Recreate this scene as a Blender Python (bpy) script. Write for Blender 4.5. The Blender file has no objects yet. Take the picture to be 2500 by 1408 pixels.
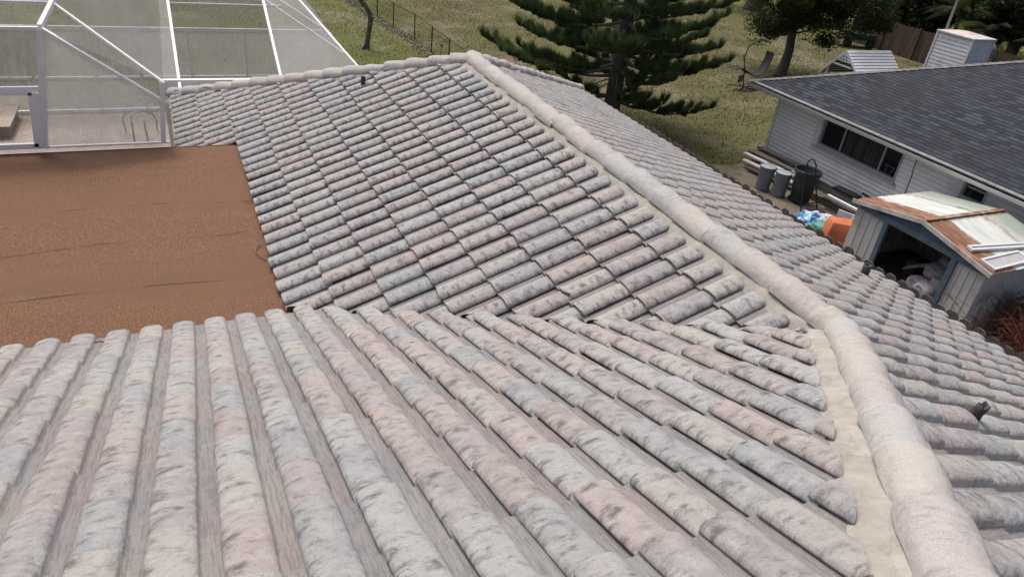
import bpy, bmesh, math, random
import numpy as np
from mathutils import Vector, Matrix, noise
R = math.radians
random.seed(7); rng = np.random.default_rng(7)
SC = bpy.context.scene
COL = SC.collection

# ---------------------------------------------------------------- camera
CAM = Vector((-4.76595, -3.20367, 3.09570))
yaw, pit, rol = 0.474, 0.540, 0.120
YAW_PIT_ROL = (0.47404, 0.54008, 0.12001)
yaw, pit, rol = YAW_PIT_ROL
fw = Vector((math.sin(yaw)*math.cos(pit), math.cos(yaw)*math.cos(pit), -math.sin(pit)))
rt = Vector((math.cos(yaw), -math.sin(yaw), 0)); upv = rt.cross(fw)
r2 = rt*math.cos(rol)+upv*math.sin(rol); u2 = -rt*math.sin(rol)+upv*math.cos(rol)
cd = bpy.data.cameras.new('camera'); cam = bpy.data.objects.new('camera', cd); COL.objects.link(cam)
cam.matrix_world = Matrix(((r2.x, u2.x, -fw.x, CAM.x), (r2.y, u2.y, -fw.y, CAM.y), (r2.z, u2.z, -fw.z, CAM.z), (0, 0, 0, 1)))
cd.sensor_width = 36; cd.lens = 36*1724.1/2500; cd.clip_start = 0.05; cd.clip_end = 500
SC.camera = cam
# ---------------------------------------------------------------- light
W = bpy.data.worlds.new('World'); SC.world = W; W.use_nodes = True
nt = W.node_tree; sky = nt.nodes.new('ShaderNodeTexSky'); sky.sky_type = 'NISHITA'; sky.sun_disc = False
SUN = Vector((-0.10, 0.48, 1.0)).normalized()
sky.sun_elevation = math.asin(SUN.z); sky.sun_rotation = math.atan2(SUN.x, SUN.y)
sky.air_density = .6; sky.dust_density = 8.0; sky.ozone_density = .4
bg = nt.nodes['Background']; bg.inputs['Strength'].default_value = 0.15
nt.links.new(sky.outputs[0], bg.inputs['Color'])
ld = bpy.data.lights.new('sun', 'SUN'); ld.energy = 1.3; ld.angle = R(12); ld.color = (1, .98, .95)
lo = bpy.data.objects.new('sun', ld); COL.objects.link(lo); lo.rotation_euler = SUN.to_track_quat('Z', 'Y').to_euler()
SC.view_settings.view_transform = 'Standard'; SC.view_settings.look = 'None'
SC.view_settings.exposure = 0.16; SC.view_settings.gamma = 1.0

# ---------------------------------------------------------------- helpers
def tag(o, label=None, cat=None, group=None, kind=None):
    if label: o['label'] = label
    if cat: o['category'] = cat
    if group: o['group'] = group
    if kind: o['kind'] = kind
    return o
def empty(name, loc, label=None, cat=None, group=None):
    o = bpy.data.objects.new(name, None); COL.objects.link(o); o.location = loc; o.empty_display_size = .2
    return tag(o, label, cat, group)
class MB:
    def __init__(s): s.v = []; s.f = []; s.sm = []; s.mi = []
    def face(s, pts, smooth=False, mi=0):
        n = len(s.v); s.v += [tuple(p) for p in pts]; s.f.append(tuple(range(n, n+len(pts)))); s.sm.append(smooth); s.mi.append(mi)
    def grid(s, rows, smooth=True, mi=0, close=False):
        n = len(s.v); m = len(rows[0])
        for r in rows: s.v += [tuple(p) for p in r]
        for i in range(len(rows)-1):
            for j in range(m-(0 if close else 1)):
                k = (j+1) % m
                s.f.append((n+i*m+j, n+i*m+k, n+(i+1)*m+k, n+(i+1)*m+j)); s.sm.append(smooth); s.mi.append(mi)
        return s
    def box(s, c, d, X=(1, 0, 0), Y=(0, 1, 0), Z=(0, 0, 1), mi=0):
        c = Vector(c); X = Vector(X)*d[0]/2; Y = Vector(Y)*d[1]/2; Z = Vector(Z)*d[2]/2
        n = len(s.v)
        for k in (-1, 1):
            for j in (-1, 1):
                for i in (-1, 1): s.v.append(tuple(c+X*i+Y*j+Z*k))
        for f in ((0, 2, 3, 1), (4, 5, 7, 6), (0, 1, 5, 4), (2, 6, 7, 3), (0, 4, 6, 2), (1, 3, 7, 5)):
            s.f.append(tuple(n+a for a in f)); s.sm.append(False); s.mi.append(mi)
        return s
    def bar(s, a, b, w, h=None, up=(0, 0, 1), mi=0):
        a = Vector(a); b = Vector(b); X = (b-a); L = X.length; X.normalize(); U = Vector(up)
        Y = U.cross(X)
        if Y.length < 1e-4: Y = Vector((0, 1, 0)).cross(X)
        Y.normalize(); Z = X.cross(Y)
        return s.box((a+b)/2, (L, w, h or w), X, Y, Z, mi)
    def tube(s, pts, rad, n=8, caps=True, mi=0, close=False):
        pts = [Vector(p) for p in pts]; rs = rad if isinstance(rad, (list, tuple)) else [rad]*len(pts)
        rows = []; pu = None
        for i, p in enumerate(pts):
            t = (pts[min(i+1, len(pts)-1)]-pts[max(i-1, 0)]).normalized()
            if pu is None: pu = Vector((0, 0, 1)) if abs(t.z) < .9 else Vector((1, 0, 0))
            a = (pu-t*pu.dot(t)).normalized(); pu = a; b = t.cross(a)
            rows.append([p+(a*math.cos(2*math.pi*k/n)+b*math.sin(2*math.pi*k/n))*rs[i] for k in range(n)])
        s.grid(rows, True, mi, True)
        if caps: s.face(rows[0][::-1], False, mi); s.face(rows[-1], False, mi)
        return s
    def lathe(s, c, prof, n=20, X=(1, 0, 0), Y=(0, 1, 0), Z=(0, 0, 1), mi=0, smooth=True):
        c = Vector(c); X = Vector(X); Y = Vector(Y); Z = Vector(Z)
        s.grid([[c+(X*math.cos(2*math.pi*k/n)+Y*math.sin(2*math.pi*k/n))*r+Z*z for k in range(n)] for r, z in prof], smooth, mi, True)
        return s
    def build(s, name, mats, parent=None, **kw):
        me = bpy.data.meshes.new(name); me.from_pydata(s.v, [], s.f); me.validate()
        if not isinstance(mats, (list, tuple)): mats = [mats]
        for m in mats: me.materials.append(m)
        if len(me.polygons) == len(s.f):
            me.polygons.foreach_set('use_smooth', s.sm); me.polygons.foreach_set('material_index', s.mi)
        me.update()
        o = bpy.data.objects.new(name, me); COL.objects.link(o)
        if parent is not None: attach(o, parent)
        return tag(o, **kw)
def attach(o, parent):
    o.parent = parent
    o.matrix_parent_inverse = Matrix.Translation(-absloc(parent))
def absloc(p):
    v = Vector((0, 0, 0)); 
    while p is not None:
        v += p.location
        if p.parent is not None: v += p.matrix_parent_inverse.to_translation()
        p = p.parent
    return v
# material helpers
class NT:
    def __init__(s, name, rough=.8):
        s.m = bpy.data.materials.new(name); s.m.use_nodes = True; s.t = s.m.node_tree; s.b = s.t.nodes['Principled BSDF']
        s.b.inputs['Roughness'].default_value = rough; s.b.inputs['Specular IOR Level'].default_value = .35
    def n(s, ty, **kw):
        x = s.t.nodes.new(ty)
        for k, v in kw.items(): setattr(x, k, v)
        return x
    def l(s, a, b): s.t.links.new(a, b)
    def coord(s, which='Object'): return s.n('ShaderNodeTexCoord').outputs[which]
    def mapping(s, v, scale=(1, 1, 1), rot=(0, 0, 0), loc=(0, 0, 0)):
        x = s.n('ShaderNodeMapping'); s.l(v, x.inputs[0]); x.inputs['Scale'].default_value = scale; x.inputs['Rotation'].default_value = rot; x.inputs['Location'].default_value = loc
        return x.outputs[0]
    def noise(s, v, sc, det=4, ro=.55, out=0):
        x = s.n('ShaderNodeTexNoise'); s.l(v, x.inputs['Vector']); x.inputs['Scale'].default_value = sc; x.inputs['Detail'].default_value = det; x.inputs['Roughness'].default_value = ro
        return x.outputs[out]
    def ramp(s, f, stops, interp='LINEAR'):
        x = s.n('ShaderNodeValToRGB'); x.color_ramp.interpolation = interp; e = x.color_ramp.elements
        while len(e) < len(stops): e.new(.5)
        for i, (p, c) in enumerate(stops):
            e[i].position = p; e[i].color = (c, c, c, 1) if isinstance(c, (int, float)) else tuple(c)+(1,)
        s.l(f, x.inputs[0]); return x.outputs[0]
    def mix(s, f, a, b, mode='MIX'):
        x = s.n('ShaderNodeMix'); x.data_type = 'RGBA'; x.blend_type = mode
        for sock, v in ((x.inputs[0], f), (x.inputs[6], a), (x.inputs[7], b)):
            if isinstance(v, (int, float)): sock.default_value = v if sock == x.inputs[0] else (v, v, v, 1)
            elif isinstance(v, tuple): sock.default_value = v+(1,)
            else: s.l(v, sock)
        return x.outputs[2]
    def math(s, op, a, b=0.0):
        x = s.n('ShaderNodeMath', operation=op)
        for i, v in enumerate((a, b)):
            if isinstance(v, (int, float)): x.inputs[i].default_value = v
            else: s.l(v, x.inputs[i])
        return x.outputs[0]
    def bump(s, h, st=.3, dist=.01, prev=None):
        x = s.n('ShaderNodeBump'); x.inputs['Strength'].default_value = st; x.inputs['Distance'].default_value = dist; s.l(h, x.inputs['Height'])
        if prev is not None: s.l(prev, x.inputs['Normal'])
        return x.outputs[0]
    def out(s, col=None, nor=None, rough=None):
        if col is not None:
            if isinstance(col, tuple): s.b.inputs['Base Color'].default_value = col+(1,)
            else: s.l(col, s.b.inputs['Base Color'])
        if nor is not None: s.l(nor, s.b.inputs['Normal'])
        if rough is not None: s.l(rough, s.b.inputs['Roughness'])
        return s.m
def simple(name, col, rough=.7, var=.15, sc=8, bump=.1, bsc=60, metal=0, dirt=None, dirtsc=2.0):
    m = NT(name, rough); v = m.coord(); n = m.noise(v, sc, 5)
    c2 = tuple(x*(1-var) for x in col); c1 = tuple(min(1, x*(1+var)) for x in col)
    c = m.ramp(n, [(.3, c2), (.7, c1)])
    if dirt is not None:
        d = m.ramp(m.noise(v, dirtsc, 6, .65), [(.48, 0.0), (.68, .8)]); c = m.mix(d, c, dirt)
    m.b.inputs['Metallic'].default_value = metal
    return m.out(c, m.bump(m.noise(v, bsc, 3), bump, .01))

# ---------------------------------------------------------------- roof tile material
def tile_material():
    m = NT('roof_tile', .85)
    uv = m.n('ShaderNodeUVMap'); uv.uv_map = 'UVMap'; v = uv.outputs[0]
    at = m.n('ShaderNodeAttribute'); at.attribute_name = 'tc'
    sep = m.n('ShaderNodeSeparateColor'); m.l(at.outputs['Color'], sep.inputs[0])
    r, g, b = sep.outputs[0], sep.outputs[1], sep.outputs[2]
    base = m.ramp(r, [(0, (.262, .296, .312)), (.16, (.345, .368, .374)), (.30, (.372, .312, .298)), (.42, (.300, .280, .288)), (.54, (.375, .362, .330)),
                      (.66, (.310, .262, .254)), (.76, (.275, .270, .282)), (.88, (.345, .338, .328))], 'CONSTANT')
    # blend of a second tone inside a tile
    base2 = m.mix(m.ramp(m.noise(v, 5, 3), [(.42, 0.0), (.68, .55)]), base, m.ramp(g, [(0, (.38, .348, .338)), (.25, (.40, .392, .37)), (.6, (.36, .378, .384)), (.8, (.375, .366, .362))], 'CONSTANT'))
    pale = m.mix(m.ramp(m.noise(v, 11, 5, .6), [(.42, 0.0), (.68, .60)]), base2, (.44, .442, .434))
    # slanting dark smudges on the barrel
    mp = m.mapping(v, (6.5, 15, 1), (0, 0, R(34)))
    st = m.noise(mp, 1.0, 6, .72)
    cl = m.noise(v, 9, 2)
    sm = m.math('MULTIPLY', m.ramp(st, [(.475, 0.0), (.61, 1.0)]), m.ramp(m.math('SUBTRACT', cl, m.math('MULTIPLY', m.math('SUBTRACT', b, .22), .35)), [(.37, 0.04), (.57, 1.0)]))
    pale = m.mix(.24, pale, (.345, .340, .336)); base2 = m.mix(.22, base2, (.33, .325, .322)); sm = m.math('MULTIPLY', sm, .88)
    bar = m.mix(sm, pale, (.118, .112, .114))
    # long streaks in the pan
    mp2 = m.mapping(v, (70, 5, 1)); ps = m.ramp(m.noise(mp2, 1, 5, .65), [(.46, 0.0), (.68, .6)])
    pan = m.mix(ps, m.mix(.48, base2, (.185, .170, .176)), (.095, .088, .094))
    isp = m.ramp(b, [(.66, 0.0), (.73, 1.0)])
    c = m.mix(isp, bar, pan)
    sp = m.noise(v, 150, 4, .85)
    c = m.mix(1.0, c, m.ramp(sp, [(.28, .55), (.46, .95), (.56, 1.03), (.74, 1.45)]), 'MULTIPLY')
    h1 = m.noise(v, 17, 5, .62); pit = m.ramp(m.noise(v, 62, 3, .6), [(.30, 1.0), (.36, 0.0)]); c = m.mix(m.math('MULTIPLY', pit, .7), c, (.09, .085, .085))
    n1 = m.bump(h1, .9, .030); n2 = m.bump(sp, .7, .004, n1)
    # fold streak texture into relief
    n3 = m.bump(st, .35, .004, n2)
    return m.out(c, n3)
def cap_material():
    m = NT('ridge_cap_tile', .85); v = m.coord(); at = m.n('ShaderNodeAttribute'); at.attribute_name = 'tc'
    sep = m.n('ShaderNodeSeparateColor'); m.l(at.outputs['Color'], sep.inputs[0])
    base = m.ramp(sep.outputs[0], [(0, (.37, .385, .39)), (.22, (.415, .385, .365)), (.42, (.42, .405, .37)), (.60, (.38, .36, .362)), (.80, (.44, .42, .38))], 'CONSTANT')
    c = m.mix(m.ramp(m.noise(v, 9, 4), [(.35, .15), (.7, .7)]), base, (.415, .402, .378))
    uv = m.n('ShaderNodeUVMap'); uv.uv_map = 'UVMap'
    st = m.noise(m.mapping(uv.outputs[0], (8, 26, 1), (0, 0, R(12))), 1, 6, .7)
    sm = m.math('MULTIPLY', m.ramp(st, [(.48, 0.0), (.66, .62)]), m.ramp(m.noise(v, 4, 2), [(.44, 0.0), (.62, 1.0)]))
    c = m.mix(sm, c, (.20, .196, .20)); sp = m.noise(v, 150, 4, .85)
    c = m.mix(1.0, c, m.ramp(sp, [(.3, .65), (.5, 1.0), (.72, 1.3)]), 'MULTIPLY')
    return m.out(c, m.bump(sp, .4, .003, m.bump(m.noise(v, 12, 5, .6), .55, .030)))
def mortar_material():
    m = NT('mortar', .9); v = m.coord()
    c = m.ramp(m.noise(v, 7, 6, .6), [(.3, (.28, .266, .238)), (.55, (.365, .348, .314)), (.75, (.43, .414, .378))])
    cr = m.n('ShaderNodeTexVoronoi', feature='DISTANCE_TO_EDGE'); m.l(m.mix(.16, v, m.noise(v, 9, 4, .7, 1)), cr.inputs['Vector']); cr.inputs['Scale'].default_value = 3.6
    c = m.mix(m.ramp(cr.outputs[0], [(0, .55), (.010, 0.0)]), c, (.16, .14, .12))
    return m.out(c, m.bump(m.noise(v, 240, 3, .7), .4, .004, m.bump(m.noise(v, 18, 5, .65), .6, .02)))
M = {}
M['tile'] = tile_material(); M['cap'] = cap_material(); M['mortar'] = mortar_material()
M['white'] = simple('white_paint', (.62, .64, .66), .5, .06, 4, .05)
M['alu'] = simple('white_aluminium', (.86, .87, .88), .4, .05, 3, .03)
M['siding'] = simple('white_vinyl_siding', (.84, .86, .88), .55, .04, 2, .05, 40, dirt=(.68, .69, .69), dirtsc=1.2)
M['stucco'] = simple('stucco', (.45, .42, .37), .9, .1, 4, .4, 90)
M['dark'] = simple('dark_void', (.015, .016, .018), .6, .2)
M['black'] = simple('black_plastic', (.030, .044, .052), .45, .3, 6, .1)
M['blackmetal'] = simple('black_metal', (.018, .018, .02), .5, .2)
M['flash'] = simple('galvanised_flashing', (.16, .16, .17), .5, .3, 6, .1, metal=.3)
M['tar'] = simple('tar', (.018, .014, .012), .7, .3, 30, .3)
M['wood'] = simple('old_wood', (.13, .115, .095), .9, .3, 12, .5, 120)
M['barkgrey'] = simple('grey_bark', (.13, .12, .105), .95, .45, 9, 1.0, 30)
M['barkdark'] = simple('dark_bark', (.095, .085, .072), .95, .4, 9, 1.0, 26)
M['vent'] = simple('lead_vent', (.055, .052, .06), .6, .5, 25, .3)

W0 = 0.305; P = 0.405265; EX = 0.533*0.9268   # tile cover width, pitch, exposure in plan
CT = 1/math.sqrt(1+P*P); ST = P*CT
LA = 8.62; EL = 4.94; ER = 5.42

def tiles_mesh(name, org, S, T, N, c0, c1, r0, r1, planes, parent, nseg=8, nrow=3, lump=0.0, cull=None, label=None, chips=0.0):
    """org: point of tile (0,0) joint corner at butt; S across; T downslope; N normal. tile (c,r) butt at T*EXL*r"""
    EXL = 0.533; bm = bmesh.new()
    uvl = bm.loops.layers.uv.new('UVMap'); cl = bm.loops.layers.float_color.new('tc')
    prof = []
    BW = .212
    for k in range(nseg+1):
        q = k/nseg; pk = .098; BW = .214
        if q < .45: a = q/.45*math.pi/2; s = pk*(1-math.cos(a)); h = .025+.039*math.sin(a)
        else: a = (q-.45)/.55; s = pk+(BW-pk)*a; h = .005+.059*(math.cos(a*math.pi/2)**.72 if a < 1 else 0); s = pk+(BW-pk)*math.sin(a*math.pi/2)**.85
        prof.append((s, h))
    prof += [(.228, .004), (.255, .003), (.261, .006), (.269, .003), (.318, .004)]
    np_ = len(prof)
    for c in range(c0, c1+1):
        for r in range(r0, r1+1):
            ctr = org+S*(W0*(c+.5))+T*(EXL*(r-.5))
            if cull and cull(ctr): continue
            r1_, g1_ = random.random(), random.random(); uo = random.random()*40; vo = random.random()*40
            js = random.gauss(0, .0022); jt = random.gauss(0, .007); jn = random.gauss(0, .0022); sk = random.gauss(0, .009); tw = random.gauss(0, .025)
            rows = []
            broken = random.random() < chips
            for i in range(nrow+1):
                f = i/nrow; t = -EXL*1.10+f*EXL*1.10
                rw = []
                for k, (s, h) in enumerate(prof):
                    lift = .005+.036*f
                    tt = t+jt+sk*(s-.15)*4
                    hh = h+lift+jn+tw*(s-.15)*f
                    if s < BW and s > 0: hh *= (1+.05*f)
                    if broken and i == nrow and k in (1, 2, 3): tt -= .05*(1-abs(k-2)*.6)
                    p = org+S*(W0*c+s+js)+T*(EXL*r+tt)+N*hh
                    if lump and 0 < k < nseg:
                        q = Vector((s*9+uo, tt*7+vo, 0)); p = p+N*noise.noise(q)*lump + N*noise.noise(q*2.7)*lump*.5
                    elif lump: 
                        p = p+N*noise.noise(Vector((s*9+uo, tt*7+vo, 0)))*lump*.3
                    rw.append((p, s, tt))
                rows.append(rw)
            vs = [[bm.verts.new(x[0]) for x in rw] for rw in rows]
            def setl(f, lst, sm):
                f.smooth = sm
                for lp, (s, t) in zip(f.loops, lst):
                    lp[uvl].uv = (s+uo, t+vo); lp[cl] = (r1_, g1_, s/W0, 1)
            for i in range(nrow):
                for k in range(np_-1):
                    f = bm.faces.new((vs[i][k], vs[i+1][k], vs[i+1][k+1], vs[i][k+1]))
                    setl(f, [rows[i][k][1:], rows[i+1][k][1:], rows[i+1][k+1][1:], rows[i][k+1][1:]], True)
            # butt face
            lo_ = [bm.verts.new(x[0]-N*.021) for x in rows[-1]]; hi_ = [bm.verts.new(x[0]) for x in rows[-1]]
            for k in range(np_-1):
                f = bm.faces.new((hi_[k], lo_[k], lo_[k+1], hi_[k+1])); setl(f, [(rows[-1][k][1], .0), (rows[-1][k][1], .02), (rows[-1][k+1][1], .02), (rows[-1][k+1][1], .0)], False)
            # open side of the barrel
            a_ = [bm.verts.new(rw[0][0]) for rw in rows]; b_ = [bm.verts.new(rw[0][0]-N*.011+S*.003) for rw in rows]
            for i in range(nrow):
                f = bm.faces.new((a_[i], b_[i], b_[i+1], a_[i+1])); setl(f, [(0, rows[i][0][2])]*2+[(0, rows[i+1][0][2])]*2, False)
    for co, no in planes:   # keep the side the normal points away from
        bmesh.ops.bisect_plane(bm, geom=bm.verts[:]+bm.edges[:]+bm.faces[:], plane_co=co, plane_no=no, clear_outer=True)
    me = bpy.data.meshes.new(name); bm.to_mesh(me); bm.free(); me.materials.append(M['tile'])
    o = bpy.data.objects.new(name, me); COL.objects.link(o); attach(o, parent)
    if label: o['label'] = label
    return o

G = -4.6
# ================================================================ ground
def ground_material():
    m = NT('lawn', .95); v = m.coord(); big = m.noise(v, .16, 4, .6); mid = m.noise(v, 1.1, 5, .65); fine = m.noise(v, 12, 6, .85); vf = m.noise(v, 24, 5, .9)
    sx = m.n('ShaderNodeSeparateXYZ'); m.l(v, sx.inputs[0]); X, Y = sx.outputs[0], sx.outputs[1]
    green = m.ramp(fine, [(.30, (.052, .060, .014)), (.5, (.098, .108, .026)), (.72, (.14, .15, .045))])
    brown = m.ramp(fine, [(.30, (.050, .042, .020)), (.48, (.105, .088, .044)), (.62, (.16, .135, .075)), (.8, (.28, .25, .18))])
    # own yard greener, neighbour's side browner
    side = m.n('ShaderNodeMapRange'); m.l(X, side.inputs[0]); side.inputs[1].default_value = 4.5; side.inputs[2].default_value = 9; side.inputs[3].default_value = -.16; side.inputs[4].default_value = .10
    f = m.math('ADD', m.math('ADD', m.math('MULTIPLY', big, .9), m.math('MULTIPLY', mid, .55)), side.outputs[0])
    k = m.ramp(f, [(.66, 0.0), (.94, .85)])
    # greener close to the houses (y < 17)
    yy = m.n('ShaderNodeMapRange'); m.l(Y, yy.inputs[0]); yy.inputs[1].default_value = 14; yy.inputs[2].default_value = 20; yy.inputs[3].default_value = .35; yy.inputs[4].default_value = 1
    k = m.math('MULTIPLY', k, yy.outputs[0])
    c = m.mix(k, green, brown)
    # bright grass in the lots behind the wooden fence
    far = m.n('ShaderNodeMapRange'); m.l(m.math('ADD', X, m.math('MULTIPLY', Y, .25)), far.inputs[0]); far.inputs[1].default_value = 43.5; far.inputs[2].default_value = 44.5
    c = m.mix(far.outputs[0], c, m.ramp(fine, [(.3, (.07, .10, .015)), (.7, (.15, .19, .03))]))
    bare = m.math('MULTIPLY', m.ramp(m.noise(v, .35, 5, .7), [(.51, 0.0), (.61, .85)]), m.ramp(fine, [(.40, 0.0), (.54, 1.0)]))
    c = m.mix(m.math('MULTIPLY', bare, .7), c, (.24, .215, .17))
    c = m.mix(1.0, c, m.ramp(vf, [(.34, .35), (.5, 1.0), (.66, 1.8)]), 'MULTIPLY')
    return m.out(c, m.bump(vf, .9, .04, m.bump(mid, .8, .10)))
M['lawn'] = ground_material()
mb = MB(); mb.face([(-120, -120, G), (220, -120, G), (220, 220, G), (-120, 220, G)]); g_ = mb.build('lawn', M['lawn'], kind='structure')
def pave_material():
    m = NT('brick_pavers', .85); v = m.coord(); br = m.n('ShaderNodeTexBrick'); m.l(m.mapping(v, (1, 1, 1)), br.inputs['Vector'])
    br.inputs['Scale'].default_value = 1; br.inputs['Brick Width'].default_value = .24; br.inputs['Row Height'].default_value = .12; br.inputs['Mortar Size'].default_value = .007
    br.inputs['Color1'].default_value = (.33, .26, .22, 1); br.inputs['Color2'].default_value = (.40, .33, .28, 1); br.inputs['Mortar'].default_value = (.09, .08, .07, 1)
    c = m.mix(m.ramp(m.noise(v, 3, 5), [(.35, 0.0), (.7, .6)]), br.outputs[0], (.40, .36, .32))
    return m.out(c, m.bump(m.noise(v, 60), .3, .01))
M['paver'] = pave_material()
mb = MB(); mb.face([(-16, 3.7, G+.012), (-4.45, 3.7, G+.012), (-4.45, 20.6, G+.012), (-16, 20.6, G+.012)]); mb.build('patio', M['paver'], kind='structure')
def dirt_material():
    m = NT('dirt_strip', .95); v = m.coord(); c = m.ramp(m.noise(v, 2.2, 7, .7), [(.3, (.085, .07, .05)), (.5, (.17, .145, .11)), (.7, (.24, .21, .17))])
    c = m.mix(m.ramp(m.noise(v, 40, 4, .8), [(.55, 0.0), (.66, .7)]), c, (.055, .04, .028))
    return m.out(c, m.bump(m.noise(v, 30, 5, .7), .6, .03))
M['dirt'] = dirt_material()
mb = MB(); pts = []
for i in range(30):
    y = -4+17.6*i/29; pts.append((7.0, y, G+.004))
edge = [(7.6, 13.9), (8.4, 14.0), (9.4, 13.75), (10.3, 13.85), (11.2, 13.5), (12.2, 13.9), (13.06, 13.8)]
mb.face(pts+[(x, y, G+.004) for x, y in edge]+[(13.06, -4, G+.004)]); mb.build('dirt_strip', M['dirt'], kind='structure')

# ================================================================ the tiled house
house = empty('tile_roofed_house', (0, 5, G), 'tile-roofed house with mottled grey and pink barrel tiles, seen from its own roof', 'house')
Z = Vector((0, 0, 1))
# near slope (falls toward +y)
Nn = Vector((0, ST, CT)); Tn = Vector((0, CT, -ST)); Sx = Vector((1, 0, 0))
x0, y0n = -4.548, 0.171
EAVE_N = 3.46
rN = int(round((EAVE_N-y0n)/EX)); yb = y0n+rN*EX
tiles_mesh('roof_slope', Vector((x0, y0n, -P*y0n)), Sx, Tn, Nn, -14, 15, -9, rN,
    [(Vector((-.20, .20, 0)), Vector((1, -1, 0))), (Vector((-.05, -.05, 0))+Vector((0, .02, 0)), Vector((1, 1, 0)))], house, 11, 11, .0075,
    cull=lambda c: c.x > -abs(c.y)+.6 or c.x < -9.6, chips=.02)
# wing slope facing -x
Nw = Vector((-ST, 0, CT)); Tw = Vector((-CT, 0, -ST)); Sw = Vector((0, 1, 0))
xw, yw = -0.513, 0.645
rW = 9
tiles_mesh('roof_slope', Vector((xw, yw, P*xw)), Sw, Tw, Nw, -3, 46, 0, rW-0,
    [(Vector((-.235, 0, 0)), Vector((1, 0, 0))), (Vector((-.07, .0, 0)), Vector((-1, -1, 0))), (Vector((0, LA-.16, 0)), Vector((1, 1, 0)))], house, 8, 3, .002,
    cull=lambda c: c.y < abs(c.x)-.7 or c.y > LA+abs(c.x)+.6 or (c.y < 9.5 and c.x < -4.0), chips=.035)
# slope facing +x : two clipped bodies
Nr = Vector((ST, 0, CT)); Tr = Vector((CT, 0, -ST)); Sr = Vector((0, -1, 0))
rR = 10; xe = ER-rR*EX
tiles_mesh('roof_slope', Vector((xe, .2+W0*0, -P*xe)), Sr, Tr, Nr, -48, 1, -1, rR,
    [(Vector((.13, 0, 0)), Vector((-1, 0, 0))), (Vector((0, 0, 0)), Vector((0, -1, 0))), (Vector((0, LA-.16, 0)), Vector((-1, 1, 0)))], house, 8, 3, .002,
    cull=lambda c: c.y < -.5 or c.x < -.6 or c.y > LA+c.x+.6)
tiles_mesh('roof_slope', Vector((xe, .2, -P*xe)), Sr, Tr, Nr, 0, 22, -11, rR,
    [(Vector((.14, -.14+.3*0, 0)), Vector((-1, 1, 0))), (Vector((0, 0, 0)), Vector((0, 1, 0)))], house, 8, 3, .003,
    cull=lambda c: c.y > .5 or c.x < c.y-.6)
# hip end facing +y
tiles_mesh('roof_slope', Vector((-5, LA+.3, -P*.3)), Sx, Tn, Nn, -1, 35, 0, 9,
    [(Vector((-.16, LA, 0)), Vector((-1, -1, 0))), (Vector((.16, LA, 0)), Vector((1, -1, 0)))], house, 6, 2, 0,
    cull=lambda c: abs(c.x) > c.y-LA+.6)
# underlay
mb = MB()
def zz(p): return p
d = .035
yc = LA
mb.face([(-9.5, -6, P*6-d), (-6, -6, P*6-d), (0, 0, -d), (-EAVE_N, EAVE_N, -P*EAVE_N-d), (-9.5, EAVE_N, -P*EAVE_N-d)])
mb.face([(0, 0, -d), (0, LA, -d), (-EL+.1, LA+EL-.1, -P*(EL-.1)-d), (-EL+.1, EL-.1, -P*(EL-.1)-d)])
mb.face([(0, LA, -d), (0, 0, -d), (-6, -6, P*6-d), (ER-.1, -6, -P*(ER-.1)-d), (ER-.1, LA+ER-.1, -P*(ER-.1)-d)])
mb.face([(0, LA, -d), (ER-.1, LA+ER-.1, -P*(ER-.1)-d), (-EL+.1, LA+EL-.1, -P*(EL-.1)-d)])
mb.build('roof_underlay', M['flash'], house)
# valley flashing
mb = MB(); mb.face([(-.0, -.12, -.02), (-EAVE_N-.1, EAVE_N-.0, -P*EAVE_N-.02), (-EAVE_N-.1, EAVE_N+.22, -P*EAVE_N-.02), (.12, .0, -.02)]); mb.build('valley_flashing', M['flash'], house)

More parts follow.
